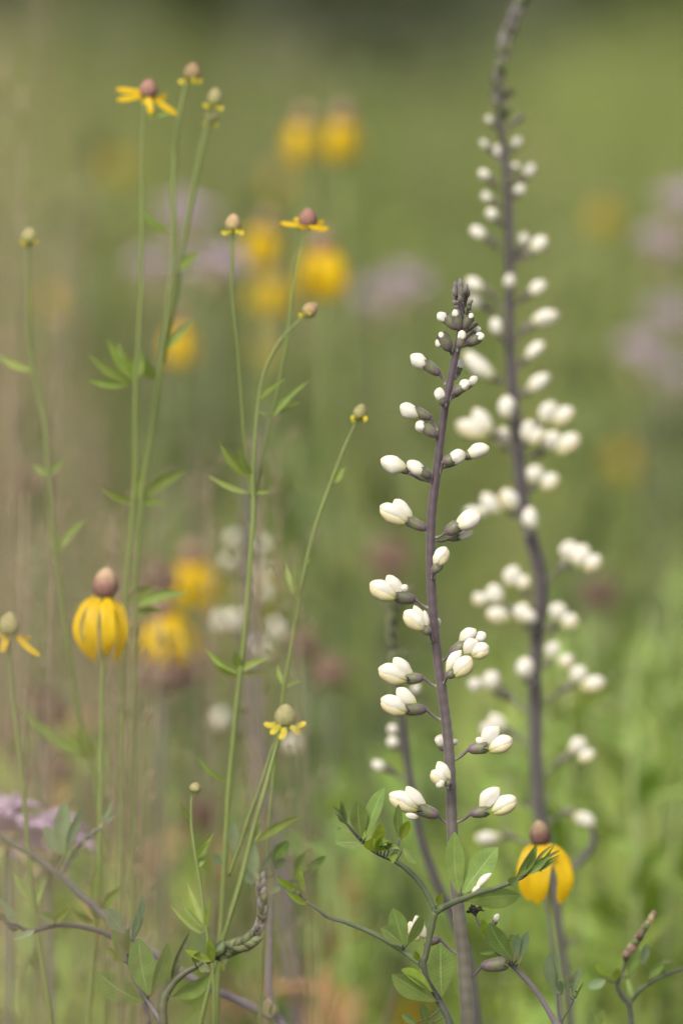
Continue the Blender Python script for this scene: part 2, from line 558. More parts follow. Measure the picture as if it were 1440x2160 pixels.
def flower(parent, reg, attach, cal, lobes, d=0.0, dz=0.0, ped=7, bud=False, calmat=None, snap=None, srad=.002):
    """attach = point on the stem, cal = (x0,y0,x1,y1,w) or None, lobes = [(bx,by,tx,ty,w,kind)]"""
    sc = REG[reg][2]
    e = d + dz
    s = px(d)
    A = P(*cv(reg, attach), d + dz * .15)
    if snap:                                  # the pedicel leaves the stem's own surface
        q = min(snap, key=lambda v: (v - A).length)
        if (A - q).length > srad * .8:
            A = q + (A - q).normalized() * srad * .8
    root = link('flower', None, parent, A - wloc(parent))
    root.empty_display_size = .005
    if cal:
        c0 = P(*cv(reg, cal[0:2]), e); c1 = P(*cv(reg, cal[2:4]), e)
        mb = MB()
        mid = (A + c0) / 2 - UP * (c0 - A).length * .10
        pv = [Vector(q) for q in catmull([tuple(A), tuple(mid), tuple(c0 + (c1 - c0) * .04)], 4)]
        rr = [ped * s / 2 * (1.5 if i == 0 else (1.15 if i == 1 else .95)) for i in range(len(pv))]
        rr[-1] *= 1.5
        tube(mb, pv, rr, 7)
        part('pedicel', mb, STALK if not calmat else calmat, root, A)
        mb = MB()
        calyx_mesh(mb, c0, c1, cal[4] / sc * s)
        part('calyx', mb, calmat or CALYX, root, c0)
    for i, lb in enumerate(lobes):
        kind = lb[5] if len(lb) > 5 else 'u'
        off = (lb[6] if len(lb) > 6 else 0)
        jit = random.uniform(-.0006, .0006)
        B = P(*cv(reg, lb[0:2]), e + jit + off); T = P(*cv(reg, lb[2:4]), e + jit - .001 + off)
        w = lb[4] / sc * s
        if d > .3:
            w *= .86; T = B + (T - B) * .94
        mb = MB()
        if kind == 'w':                       # wing petal with the creamy keel showing under it
            up = UP if abs((T - B).normalized().dot(UP)) < .8 else RIGHT * (-1 if T.x > B.x else 1)
            up = (up - (T - B).normalized() * up.dot((T - B).normalized())).normalized()
            ovoid(mb, B + up * w * .07, T + up * w * .05, w * .88, .8, 1.12, .6, .05, .06, 1.2, n=18, rings=15, bend_axis=up)
            part('wing_petal', mb, WHITE, root, B)
            mb = MB()
            ovoid(mb, B - up * w * .06 + FWD * w * .04, T - up * w * .12 + (B - T) * .05, w * .74, .9, 1.1, .6, -.04, .10, -math.pi / 2, n=14, rings=12, bend_axis=up)
            part('keel_petal', mb, CREAM, root, B)
        elif kind == 'b':                     # banner: upright folded petal
            ovoid(mb, B, T, w * 1.04, .5, 1.08, .78, 0.06, .26, random.choice((2.0, 1.2)), n=18, rings=15)
            part('banner_petal', mb, WHITE, root, B)
        else:
            ovoid(mb, B, T, w * 1.03, .88, 1.05, .64, .03, .2, random.uniform(.6, 2.4), n=18, rings=14)
            part('petal' if not bud else 'bud_tip', mb, WHITE, root, B)
    return root


def spike_bud(parent, reg, b, t, w, d=0.0, dz=0.0, mat=None, name='bud'):
    s = px(d) / REG[reg][2]
    mb = MB()
    B = P(*cv(reg, b), d + dz); T = P(*cv(reg, t), d + dz)
    ovoid(mb, B, T, w * s, .9, .75, .8, 0, .15, random.uniform(-3, 0), n=8, rings=7)
    return part(name, mb, mat or BUDTIP, parent, B)


# ------------------------------------------------------------------ the setting: ground
def build_ground():
    me = bpy.data.meshes.new('ground')
    S = 1500
    xs = [-S, -200, -40, -10, 0, 10, 40, 200, S]
    ys = [-S, -200, -40, -5, 5, 15, 30, 60, 200, S]
    vs = [(x, y, 0) for y in ys for x in xs]
    nx = len(xs)
    fs = [(j * nx + i, j * nx + i + 1, (j + 1) * nx + i + 1, (j + 1) * nx + i) for j in range(len(ys) - 1) for i in range(nx - 1)]
    me.from_pydata(vs, [], fs)
    me.materials.append(ground_mat())
    o = link('ground', me)
    o['kind'] = 'structure'
    o['label'] = 'meadow soil under the wildflowers and grass'


build_ground()


def quad_mesh(name, Q, C, mat):
    Q = np.asarray(Q, np.float32); C = np.asarray(C, np.float32)
    n = len(Q)
    me = bpy.data.meshes.new(name)
    me.vertices.add(4 * n); me.loops.add(4 * n); me.polygons.add(n)
    me.vertices.foreach_set('co', Q.reshape(-1))
    me.loops.foreach_set('vertex_index', np.arange(4 * n, dtype=np.int32))
    me.polygons.foreach_set('loop_start', np.arange(0, 4 * n, 4, dtype=np.int32))
    a = me.attributes.new('tint', 'FLOAT_COLOR', 'POINT')
    c4 = np.ones((n, 4, 4), np.float32); c4[:, :, :3] = C[:, None, :]
    a.data.foreach_set('color', c4.reshape(-1))
    me.update(); me.validate()
    me.materials.append(mat)
    return me


def unit(v):
    return v / np.maximum(1e-9, np.linalg.norm(v, axis=-1, keepdims=True))


def scatter(n, z0, z1, side=.052, margin=.55):
    """random foot points spread over the strip of meadow between two distances"""
    z = np.sqrt(rng.uniform(z0 ** 2, z1 ** 2, n)) if z1 > z0 else np.full(n, z0)
    x = rng.uniform(-1, 1, n) * (side * z + margin)
    return np.stack([x, z, np.zeros(n)], 1)


def field(x, y, seed=0.0, f=.7):
    """smooth patchiness from a few crossed waves, 0..1"""
    a = np.sin(x * 2.1 * f + 1.3 + seed) + np.sin(y * .8 * f + x * 1.1 * f + 4.1 + seed * 2) + np.sin(x * 3.7 * f - y * .55 * f + seed * 3)
    return np.clip(.5 + a / 5, 0, 1)


# species colours, as reflectances
GREENS = np.array([(.21, .25, .062), (.25, .30, .07), (.285, .335, .08), (.24, .265, .10), (.275, .30, .11)])
BROWNS = np.array([(.34, .27, .16), (.35, .25, .18), (.31, .25, .19), (.38, .31, .17)])

DEEP = np.array([(.11, .15, .045), (.13, .16, .06)])


def pick_colour(foot, brownness):
    n = len(foot)
    g = GREENS[rng.integers(0, len(GREENS), n)]
    b = BROWNS[rng.integers(0, len(BROWNS), n)]
    k = (rng.random(n) < brownness)[:, None]
    c = np.where(k, b, g)
    deep = np.clip((field(foot[:, 0], foot[:, 1], 6.5, 1.8) - .5) * 3.2, 0, 1)[:, None]      # clumps of a deeper green kind
    c = c * (1 - deep) + DEEP[rng.integers(0, 2, n)] * deep
    return np.clip(c * rng.uniform(.75, 1.2, (n, 1)), 0, 1)


def dryness(foot):
    """dry purple-brown grasses stand in patches, most of them on the west side"""
    a = foot[:, 0] / (foot[:, 1] * .04)
    near = np.clip((11 - foot[:, 1]) / 5, 0, 1)
    base = np.clip(.38 - a * .46, .03, .9)
    return np.clip(base * (.55 + .6 * field(foot[:, 0], foot[:, 1], 2.0)) * (.65 + .55 * near), 0, .9)


def build_grass(n, z0, z1, hmin, hmax, width):
    foot = scatter(n, z0, z1)
    h = rng.uniform(hmin, hmax, n) * (.7 + .45 * field(foot[:, 0], foot[:, 1], 5.0, 1.4))
    an = rng.uniform(0, 2 * np.pi, n)
    lean = np.stack([np.cos(an), np.sin(an), np.zeros(n)], 1) * (rng.uniform(.03, .38, n) * h)[:, None]
    an2 = rng.uniform(0, 2 * np.pi, n)
    side = np.stack([np.cos(an2), np.sin(an2), np.zeros(n)], 1) * (width * rng.uniform(.6, 1.3, n) / 2)[:, None]
    col = pick_colour(foot, dryness(foot))
    Q, C = [], []
    S = [0, .35, .7, 1.0]
    pts = [foot + lean * (s ** 2) + np.array([0, 0, 1.0]) * (h * s * (1 - .1 * s))[:, None] for s in S]
    wd = [.8, 1.0, .75, .08]
    for i in range(3):
        Q.append(np.stack([pts[i] - side * wd[i], pts[i] + side * wd[i], pts[i + 1] + side * wd[i + 1], pts[i + 1] - side * wd[i + 1]], 1))
        C.append(col)
    return np.concatenate(Q), np.concatenate(C)


def build_forbs(n, z0, z1, hmin, hmax, leaf_len, nleaf):
    foot = scatter(n, z0, z1)
    h = rng.uniform(hmin, hmax, n) * (.62 + .58 * field(foot[:, 0], foot[:, 1], 9.0, 1.5))
    an = rng.uniform(0, 2 * np.pi, n)
    lean = np.stack([np.cos(an), np.sin(an), np.zeros(n)], 1) * (rng.uniform(0, .14, n) * h)[:, None]
    col = pick_colour(foot, dryness(foot) * .55)
    top = foot + lean + np.array([0, 0, 1.0]) * h[:, None]
    side = np.tile(np.array([[.0022, 0, 0]]), (n, 1))
    Q = [np.stack([foot - side, foot + side, top + side * .5, top - side * .5], 1)]
    C = [col * .9]
    for k in range(nleaf):
        s = .22 + .78 * (k + rng.random(n) * .8) / nleaf
        p = foot + (top - foot) * s[:, None]
        a = rng.uniform(0, 2 * np.pi, n)
        up = rng.uniform(.05, .9, n)
        dr = unit(np.stack([np.cos(a), np.sin(a), up], 1))
        L = leaf_len * rng.uniform(.6, 1.25, n) * (1.15 - .55 * s)
        tip = p + dr * L[:, None] - np.array([0, 0, 1.0]) * (L * .12)[:, None]
        mid = p + dr * (L * .45)[:, None]
        sv = unit(np.cross(dr, np.array([0, 0, 1.0]))) * (L * rng.uniform(.10, .2, n))[:, None]
        Q.append(np.stack([p, mid + sv, tip, mid - sv], 1))
        C.append(col * rng.uniform(.85, 1.2, (n, 1)))
    return np.concatenate(Q), np.concatenate(C)


def build_meadow():
    parts = [build_grass(12000, 5.2, 9, .42, .70, .006), build_grass(14000, 9, 24, .6, .98, .008)]
    Q = np.concatenate([p[0] for p in parts]); C = np.concatenate([p[1] for p in parts])
    o = link('meadow_grass', quad_mesh('meadow_grass', Q, C, TINT))
    o['kind'] = 'stuff'; o['label'] = 'tall blurred meadow grass, green and dry brown blades mixed'; o['category'] = 'grass'
    parts = [build_forbs(1500, 6.0, 9, .42, .66, .085, 22), build_forbs(5200, 9, 24, .6, .97, .10, 20)]
    Q = np.concatenate([p[0] for p in parts]); C = np.concatenate([p[1] for p in parts])
    o = link('meadow_foliage', quad_mesh('meadow_foliage', Q, C, TINT))
    o['kind'] = 'stuff'; o['label'] = 'dense leafy green meadow plants far behind the flowers'; o['category'] = 'foliage'


build_meadow()


# ------------------------------------------------------------------ dark trees at the meadow's edge
def tree(x, y, h, crown_r, label, seed):
    r = np.random.default_rng(seed)
    e = thing('edge_tree', label, 'tree', (x, y, 0), 'dark trees along the far edge of the meadow')
    mb = MB()
    tube(mb, [Vector((x, y, -.05)), Vector((x + .05, y, h * .3)), Vector((x - .05, y + .05, h * .6)), Vector((x, y, h * .9))], [.14, .11, .07, .02], 8)
    for k in range(7):
        a = k * 2.4 + seed
        z = h * (.12 + .09 * k)
        ln = crown_r * (.9 - .07 * k)
        p0 = Vector((x, y, z)); p1 = p0 + Vector((math.cos(a) * ln * .6, math.sin(a) * ln * .6, ln * .18)); p2 = p0 + Vector((math.cos(a) * ln, math.sin(a) * ln, ln * .22))
        tube(mb, [p0, p1, p2], [.045, .03, .01], 6)
    part('trunk', mb, BARK, e, (x, y, 0))
    n = 5200
    nc = 60
    cc = r.normal(size=(nc, 3)); cc /= np.linalg.norm(cc, axis=1, keepdims=True)
    cc *= (r.random((nc, 1)) ** .4)
    cc = cc * np.array([crown_r, crown_r, h * .47]) + np.array([0, 0, h * .52])
    cc[:, 2] = np.maximum(cc[:, 2], .25)
    ci = r.integers(0, nc, n)
    p = cc[ci] + r.normal(size=(n, 3)) * np.array([.30, .30, .24])
    p[:, 2] = np.maximum(p[:, 2], .12)
    d1 = unit(r.normal(size=(n, 3)) + np.array([0, 0, -.4])); d2 = unit(np.cross(d1, r.normal(size=(n, 3))))
    L = r.uniform(.09, .16, (n, 1)); W = L * .42
    Q = np.stack([p, p + d1 * L * .5 + d2 * W, p + d1 * L, p + d1 * L * .5 - d2 * W], 1)
    base = np.array([(.035, .05, .02), (.045, .06, .022), (.03, .042, .02)])[r.integers(0, 3, n)]
    me = quad_mesh('crown', Q, base * r.uniform(.8, 1.25, (n, 1)), TREELEAF)
    o = link('crown', me, e, (0, 0, 0))
    return e


for i, (x, h, cr, lab) in enumerate([(-2.5, 4.2, 1.5, 'dark bushy tree beyond the brown grass side of the meadow'),
                                     (-.5, 5.0, 1.5, 'dark tree beyond the meadow behind the bare coneflower heads'),
                                     (1.0, 4.4, 1.3, 'dark tree beyond the meadow behind the tall blurred flower spike'),
                                     (2.6, 5.2, 1.6, 'tall dark tree beyond the bright green side of the meadow')]):
    tree(x, 26.5 + (i % 2) * .9, h, cr, lab, 40 + i)


# ------------------------------------------------------------------ main white wild indigo stalk, in focus
def build_main_stalk():
    path = [(973, 640), (971, 690), (963, 735), (952, 790), (938, 860), (928, 930), (920, 1000), (911, 1070), (908, 1140), (908, 1200),
            (911, 1270), (916, 1330), (924, 1400), (932, 1460), (940, 1520), (946, 1580), (950, 1650), (952, 1720), (956, 1800), (962, 1880),
            (970, 1950), (977, 2020), (982, 2090), (986, 2170)]
    T = thing('wild_indigo', 'upright wild indigo stalk with sharp creamy white pea flowers and purple stem', 'wildflower', ground_point(path, 0), None)
    _, pv = stem(T, path, 0, [9, 13, 15, 16, 17, 18, 19, 20, 20, 20, 21, 21, 21, 22, 22, 23, 23, 24, 25, 26, 28, 29, 30, 31], STALK, ground=True, n=12, per=9)
    # the bract-like buds packed at the tip, traced from the zoom at x8
    tip = [((740, 330), (715, 45), 95), ((690, 340), (625, 95), 90), ((790, 330), (835, 140), 85), ((650, 390), (610, 190), 90), ((740, 420), (735, 190), 100),
           ((820, 400), (870, 230), 80), ((690, 440), (635, 290), 90), ((730, 480), (708, 335), 85), ((790, 470), (820, 300), 90), ((650, 520), (605, 410), 75),
           ((700, 560), (675, 420), 85), ((770, 560), (810, 400), 90), ((850, 520), (940, 410), 60), ((740, 620), (755, 470), 90), ((670, 600), (640, 490), 80),
           ((830, 600), (915, 490), 60), ((760, 680), (760, 560), 85), ((700, 690), (660, 570), 80), ((820, 680), (905, 560), 65), ((640, 420), (580, 360), 35),
           ((860, 640), (920, 600), 40)]
    for i, (b, t, w) in enumerate(tip):
        spike_bud(T, 'T', b, t, w * 1.12, 0, [.0, .004, -.004, .002, -.003][i % 5], BUDTIP)
    F4 = [
        ((625, 350), (610, 335, 540, 272, 58), [(560, 290, 500, 252, 52)], -.004), ((622, 352), (618, 338, 600, 262, 50), [(606, 285, 590, 230, 34)], -.007),
        ((628, 352), (633, 335, 672, 275, 52), [(660, 295, 686, 250, 33)], -.006), ((640, 352), (655, 345, 700, 300, 34), [], .002),
        ((578, 462), (568, 448, 528, 372, 74), [(545, 405, 514, 348, 38), (532, 415, 493, 392, 50)], -.003),
        ((612, 445), (615, 430, 628, 385, 46), [(627, 405, 632, 338, 44)], -.010), ((640, 425), (652, 415, 712, 382, 58), [(690, 385, 749, 366, 50)], -.003),
        ((635, 415), (655, 385, 705, 350, 44), [(695, 355, 726, 324, 38)], .006),
        ((545, 625), (518, 572, 438, 515, 62), [(462, 535, 361, 468, 74)], 0), ((598, 590), (605, 578, 618, 535, 34), [(616, 555, 630, 488, 36)], .008),
        ((570, 705), (580, 672, 640, 632, 56), [(618, 655, 668, 602, 56)], -.002), ((575, 695), (640, 652, 676, 618, 36), [(668, 632, 708, 580, 44)], .004),
        ((540, 732), (532, 734, 520, 695, 48), [(521, 720, 511, 638, 54)], -.010), ((502, 866), (472, 802, 388, 762, 58), [(415, 792, 306, 732, 82)], 0),
        ((500, 912), (495, 895, 432, 845, 58), [(450, 868, 390, 822, 62)], -.003), ((470, 1130), (352, 1085, 318, 1062, 48), [(345, 1068, 204, 1015, 92)], .003),
        ((470, 1150), (468, 1112, 420, 1075, 58), [(445, 1095, 344, 1026, 72)], -.003), ((515, 1060), (640, 1008, 672, 990, 52), [(648, 1000, 774, 952, 78)], .003),
        ((513, 1092), (528, 1030, 580, 1015, 66), [(560, 1035, 646, 978, 78)], -.003),
        ((450, 1402), (445, 1382, 352, 1336, 62), [(350, 1350, 198, 1262, 92, 'w'), (372, 1332, 275, 1226, 88, 'b')], 0),
        ((520, 1432), (542, 1402, 610, 1362, 74), [(590, 1378, 730, 1300, 96, 'u')], -.002), ((520, 1436), (560, 1432, 610, 1422, 44), [(596, 1430, 688, 1394, 54)], .005)]
    F5 = [
        ((478, 195), (477, 168, 508, 132, 54), [(490, 140, 552, 36, 76, 'w')], -.010),
        ((440, 352), (390, 312, 298, 296, 70), [(290, 302, 145, 228, 96, 'w'), (332, 292, 238, 182, 84, 'b'), (345, 270, 318, 232, 40)], 0),
        ((465, 525), (464, 488, 432, 462, 54), [(440, 470, 325, 374, 88, 'w'), (455, 458, 378, 340, 58, 'b'), (458, 445, 432, 366, 30)], -.012),
        ((480, 470), None, [(485, 455, 512, 408, 42)], .012),
        ((522, 632), (568, 592, 648, 545, 68), [(615, 535, 705, 466, 70, 'b'), (690, 530, 757, 488, 58), (640, 598, 712, 520, 74, 'b', -.004), (680, 605, 773, 556, 84, 'w', -.004)], -.002),
        ((535, 748), (548, 716, 582, 692, 52), [(548, 692, 628, 574, 56, 'b'), (585, 714, 682, 614, 92, 'w')], -.008),
        ((495, 768), (430, 720, 352, 724, 64), [(350, 736, 190, 674, 98, 'w'), (378, 712, 272, 614, 80, 'b')], 0),
        ((516, 942), (446, 886, 352, 884, 68), [(345, 904, 203, 832, 96, 'w'), (394, 854, 288, 774, 78, 'b')], 0),
        ((600, 1152), (660, 1096, 748, 1082, 70), [(732, 1086, 824, 974, 84, 'b'), (770, 1102, 896, 1042, 84, 'w'), (752, 1062, 702, 1038, 42)], 0),
        ((570, 1110), (535, 1105, 525, 1070, 46), [(530, 1086, 512, 1016, 66)], .012), ((575, 1100), None, [(584, 1074, 602, 1040, 32)], .014),
        ((560, 1294), (574, 1276, 548, 1268, 42), [(572, 1250, 502, 1158, 64, 'b'), (548, 1272, 466, 1212, 74, 'w'), (540, 1288, 496, 1258, 52)], -.013)]
    F7 = [
        ((718, 362), (682, 312, 588, 276, 74), [(572, 278, 410, 196, 96, 'w'), (614, 262, 504, 152, 74, 'b'), (572, 318, 500, 304, 36)], -.002),
        ((780, 345), (850, 302, 936, 284, 66), [(905, 286, 1010, 158, 92, 'b'), (968, 296, 1104, 216, 94, 'w')], -.002),
        ((776, 1072), (692, 980, 612, 992, 58), [(612, 978, 556, 850, 66, 'b'), (572, 992, 518, 885, 58, 'w')], .004),
        ((866, 1192), (908, 1128, 1035, 1112, 82), [], .004)]
    for reg, fl in (('4', F4), ('5', F5), ('7', F7)):
        for at, cal, lobes, dz in fl:
            flower(T, reg, at, cal, lobes, 0, dz, ped=6.5, snap=pv, srad=10 * px(0))


build_main_stalk()


# ------------------------------------------------------------------ second, taller stalk behind it
def build_tall_stalk():
    D = .42
    path = [(1108, -2), (1085, 35), (1066, 85), (1056, 135), (1052, 200), (1058, 280), (1068, 360), (1072, 450), (1074, 540), (1074, 640), (1076, 740),
            (1083, 850), (1092, 950), (1100, 1040), (1115, 1120), (1134, 1190), (1141, 1250), (1133, 1330), (1128, 1400), (1128, 1500), (1130, 1600),
            (1136, 1700), (1151, 1800), (1166, 1900), (1178, 2000), (1188, 2080), (1196, 2170)]
    T = thing('wild_indigo', 'tall softly blurred wild indigo stalk bending at its nodding bud tip', 'wildflower', ground_point(path, D))
    _, pv = stem(T, path, D, [6, 9, 10, 11, 12, 14, 17, 19, 20, 21, 22, 24, 26, 27, 28, 29, 29, 28, 28, 28, 29, 30, 31, 32, 33, 34, 34], STALKDARK, ground=True, n=10)
    r = random.Random(4)
    # packed young buds up the nodding tip
    spine = catmull([(1118, -40), (1104, -4), (1085, 30), (1068, 78), (1058, 130), (1054, 190), (1058, 245)], 8)
    T0 = stem(T, [(1120, -45), (1112, -20), (1104, 2)], D, [3, 5, 6], STALKDARK, name='tip')
    for i, p in enumerate(spine):
        f = i / len(spine)
        for k in range(2 if f < .7 else 1):
            sgn = r.choice((-1, 1))
            ln = 26 + 6 * f
            off = r.uniform(5, 10 + 8 * f)
            spike_bud(T, 'F', (p[0] + sgn * 2, p[1] + 10), (p[0] + sgn * off + (6 if f < .5 else 0), p[1] - ln * .7), r.uniform(13, 18), D, r.uniform(-.008, .008), BUDGREEN if r.random() < .65 else BUDTIP)
    B2 = [((690, 810), (655, 780, 618, 748, 38), [(628, 754, 578, 716, 46)]), ((692, 875), (660, 862, 630, 842, 34), [(636, 848, 588, 812, 42)]), ((692, 965), (680, 945, 652, 918, 38), [(660, 924, 610, 882, 52)]),
          ((692, 1075), (655, 1040, 608, 996, 36), [(615, 1000, 538, 958, 58)]), ((708, 775), (740, 765, 776, 740, 40), [(770, 752, 814, 688, 54)]), ((705, 740), (715, 735, 730, 705, 36), [(728, 715, 740, 685, 34)]),
          ((710, 845), (725, 838, 742, 815, 36), [(734, 832, 768, 772, 48)]), ((697, 655), (712, 645, 728, 615, 34), [(724, 622, 757, 575, 42)]), ((680, 690), (676, 680, 668, 648, 40), [(670, 668, 655, 606, 50)]),
          ((668, 690), (648, 650, 618, 618, 34), [(622, 624, 584, 590, 34)]), ((668, 560), (650, 540, 632, 512, 34), [(636, 520, 610, 488, 34)]), ((690, 560), (712, 530, 760, 490, 34), []),
          ((680, 490), (682, 480, 684, 455, 30), [(683, 465, 682, 432, 28)]), ((722, 1115), (735, 1085, 762, 1040, 40), [(764, 1045, 770, 975, 50)]), ((722, 1120), (760, 1085, 805, 1060, 42), [(798, 1066, 868, 996, 72)]),
          ((660, 380), (655, 370, 640, 330, 30), []), ((690, 420), (700, 410, 720, 385, 28), []), ((660, 440), (650, 425, 640, 390, 30), [])]
    B4 = [((882, 150), (885, 140, 884, 110, 50), [(884, 130, 880, 36, 66)], -.014), ((900, 205), (938, 184, 990, 142, 46), [(975, 152, 1076, 84, 76)], 0), ((855, 225), (795, 165, 738, 112, 46), [(752, 132, 648, 64, 78)], 0),
          ((858, 295), (795, 242, 735, 206, 46), [(745, 216, 664, 160, 68)], .01), ((905, 402), (938, 352, 1000, 306, 54), [(985, 306, 1146, 250, 96)], 0), ((852, 392), (838, 385, 822, 350, 44), [(824, 372, 798, 266, 70)], -.01),
          ((915, 545), (930, 525, 968, 488, 48), [(958, 498, 1066, 396, 78)], 0), ((862, 625), (835, 610, 790, 585, 54), [(806, 596, 634, 446, 102)], 0), ((917, 705), (930, 690, 975, 655, 48), [(968, 668, 1096, 564, 82)], 0),
          ((898, 812), (895, 815, 878, 790, 50), [(872, 812, 864, 672, 100)], -.018), ((890, 905), (842, 905, 785, 880, 54), [(775, 892, 586, 828, 104, 'w'), (795, 876, 688, 742, 100, 'b')], 0), ((892, 950), (860, 968, 848, 945, 40), [(838, 965, 852, 836, 86)], .012),
          ((930, 862), (985, 850, 1042, 826, 46), [(1048, 834, 1120, 704, 98, 'b'), (1105, 834, 1222, 746, 96, 'w')], 0), ((935, 945), (950, 945, 972, 925, 46), [(960, 930, 992, 800, 78, 'b'), (985, 944, 1058, 848, 80, 'w')], -.01),
          ((950, 1015), (995, 1000, 1058, 970, 46), [(1058, 975, 1140, 864, 98, 'b'), (1126, 986, 1252, 886, 104, 'w')], 0), ((960, 1195), (985, 1180, 1008, 1145, 50), [(985, 1145, 1044, 1042, 98, 'b'), (1046, 1174, 1138, 1096, 94, 'w')], 0),
          ((940, 1335), (925, 1310, 885, 1285, 54), [(770, 1296, 632, 1284, 84), (836, 1296, 730, 1186, 96, 'b'), (904, 1286, 838, 1168, 104, 'w'), (922, 1272, 892, 1184, 70)], 0),
          ((965, 1400), (985, 1395, 995, 1370, 46), [(1002, 1394, 978, 1256, 94)], -.018)]
    B5 = [((1070, 205), (1138, 146, 1188, 118, 60), [(1178, 118, 1208, -8, 104, 'b'), (1224, 142, 1284, 14, 112, 'b'), (1264, 154, 1366, 88, 100, 'w')], 0), ((1010, 300), (985, 282, 945, 255, 46), [(868, 246, 922, 126, 94, 'b'), (926, 256, 984, 186, 84, 'w')], 0),
          ((1000, 420), (925, 390, 840, 345, 46), [(764, 336, 682, 288, 86, 'w'), (834, 334, 776, 224, 106, 'b')], 0), ((1000, 470), (990, 462, 965, 440, 46), [(886, 406, 748, 382, 92, 'w'), (930, 434, 964, 320, 96, 'b'), (955, 428, 1016, 376, 84)], -.012),
          ((1058, 485), (1080, 470, 1112, 440, 54), [(1106, 424, 1160, 324, 100, 'b'), (1152, 454, 1238, 398, 96, 'w')], 0), ((1050, 665), (1070, 655, 1098, 630, 44), [(1084, 624, 1130, 524, 90, 'b'), (1132, 654, 1220, 614, 84, 'w')], 0),
          ((985, 745), (978, 745, 965, 725, 46), [(960, 734, 966, 602, 98)], -.018), ((1050, 865), (1148, 784, 1208, 752, 46), [(1200, 744, 1284, 660, 94, 'b'), (1252, 774, 1388, 736, 94, 'w')], 0),
          ((1000, 895), (885, 826, 815, 786, 62), [(728, 786, 672, 724, 86), (826, 776, 752, 684, 114, 'b')], .008), ((990, 1065), (905, 1016, 850, 988, 50), [(856, 1004, 776, 902, 98, 'b'), (794, 1006, 724, 966, 84)], .008),
          ((1060, 1245), (1128, 1158, 1198, 1120, 46), [(1188, 1116, 1284, 1038, 84, 'b'), (1234, 1154, 1332, 1106, 74, 'w')], 0)]
    B8 = [((470, 880), (562, 808, 632, 828, 52), [(614, 836, 776, 902, 100, 'u')], 0), ((410, 1015), (252, 978, 172, 965, 55), [(178, 976, -8, 986, 100, 'u')], .01), ((560, 1680), (590, 1660, 640, 1635, 34), [], 0), ((340, 790), (330, 770, 300, 745, 40), [], .01)]
    for at, cal, lobes in B2:
        flower(T, '2', at, cal, lobes, D, r.uniform(-.012, .012), ped=5, snap=pv, srad=9 * px(D))
    for reg, fl in (('4', B4), ('5', B5), ('8', B8)):
        for at, cal, lobes, dz in fl:
            flower(T, reg, at, cal, lobes, D, dz, ped=6.5, snap=pv, srad=13 * px(D))
    mb = MB()
    pts = [P(*cv('8', q), D) for q in ((560, 1230), (640, 1160), (720, 1070), (752, 990), (745, 930))]
    tube(mb, [Vector(q) for q in catmull([tuple(q) for q in pts], 4)], [8 * px(D)] * 17, 8)
    part('side_twig', mb, STALKDARK, T)


build_tall_stalk()


# ------------------------------------------------------------------ small dark stalk and faint mauve stalk
def build_small_stalk():
    D = .34
    path = [(826, 1262), (828, 1330), (836, 1410), (846, 1500), (858, 1600), (872, 1700), (892, 1785), (922, 1862), (955, 1935), (985, 2020), (1005, 2170)]
    T = thing('wild_indigo', 'short dark wild indigo spike of unopened buds behind the sharp stalk', 'wildflower', ground_point(path, D))
    stem(T, path, D, [8, 12, 15, 16, 17, 18, 19, 20, 22, 22, 24], STALKDARK, ground=True)
    r = random.Random(9)
    for i in range(22):
        y = 1262 + i * 7
        sg = -1 if i % 2 else 1
        w = 17 - i * .2
        spike_bud(T, 'F', (827 + (y - 1262) * .06, y + 14), (827 + sg * r.uniform(5, 14), y - r.uniform(4, 16)), w, D, r.uniform(-.006, .006), BUDGREEN)
    for b, t, w in [((846, 1275), (876, 1232), 17), ((838, 1400), (815, 1378), 13), ((836, 1395), (864, 1366), 13), ((830, 1300), (852, 1268), 14)]:
        spike_bud(T, 'F', b, t, w, D, 0, BUDGREEN)
    for at, cal, lobes in [((848, 1560), (838, 1552, 832, 1545, 18), [(834, 1550, 822, 1526, 24)]), ((850, 1585), (842, 1580, 834, 1572, 20), [(836, 1578, 820, 1552, 28)]),
                           ((858, 1645), (832, 1632, 812, 1618, 20), [(815, 1622, 782, 1606, 26)]), ((852, 1480), (862, 1474, 872, 1462, 18), [(870, 1466, 884, 1440, 20)])]:
        flower(T, 'F', at, cal, lobes, D, 0, 6)

    D = .95
    path = [(560, 866), (548, 930), (534, 1010), (524, 1100), (522, 1250), (526, 1400), (540, 1550), (560, 1680), (580, 1770), (600, 1900), (618, 2040), (630, 2170)]
    T = thing('wild_indigo', 'faint mauve wild indigo stalk, strongly blurred, with few white blossoms', 'wildflower', ground_point(path, D))
    stem(T, path, D, [12, 18, 20, 22, 24, 26, 27, 28, 28, 28, 28, 28], LILACSTEM, ground=True)
    for at, cx, cy, sg in [((522, 1210), 484, 1185, -1), ((522, 1225), 552, 1206, 1), ((522, 1275), 556, 1250, 1), ((524, 1330), 466, 1312, -1), ((524, 1335), 496, 1310, -1), ((526, 1345), 584, 1330, 1),
                           ((527, 1390), 546, 1368, 1), ((540, 1540), 466, 1518, -1), ((542, 1590), 612, 1568, 1), ((523, 1160), 552, 1150, 1), ((523, 1150), 492, 1138, -1)]:
        k = .75 if cy < 1300 else 1.0
        flower(T, 'F', at, (at[0] + sg * 10, at[1] - 3, cx - sg * 8 * k, cy + 8 * k, 22 * k),
               [(cx - sg * 10 * k, cy + 9 * k, cx + sg * 22 * k, cy - 3, 34 * k, 'w'), (cx - sg * 8 * k, cy + 4, cx + sg * 4, cy - 24 * k, 30 * k, 'b')], D, 0, 6)


build_small_stalk()


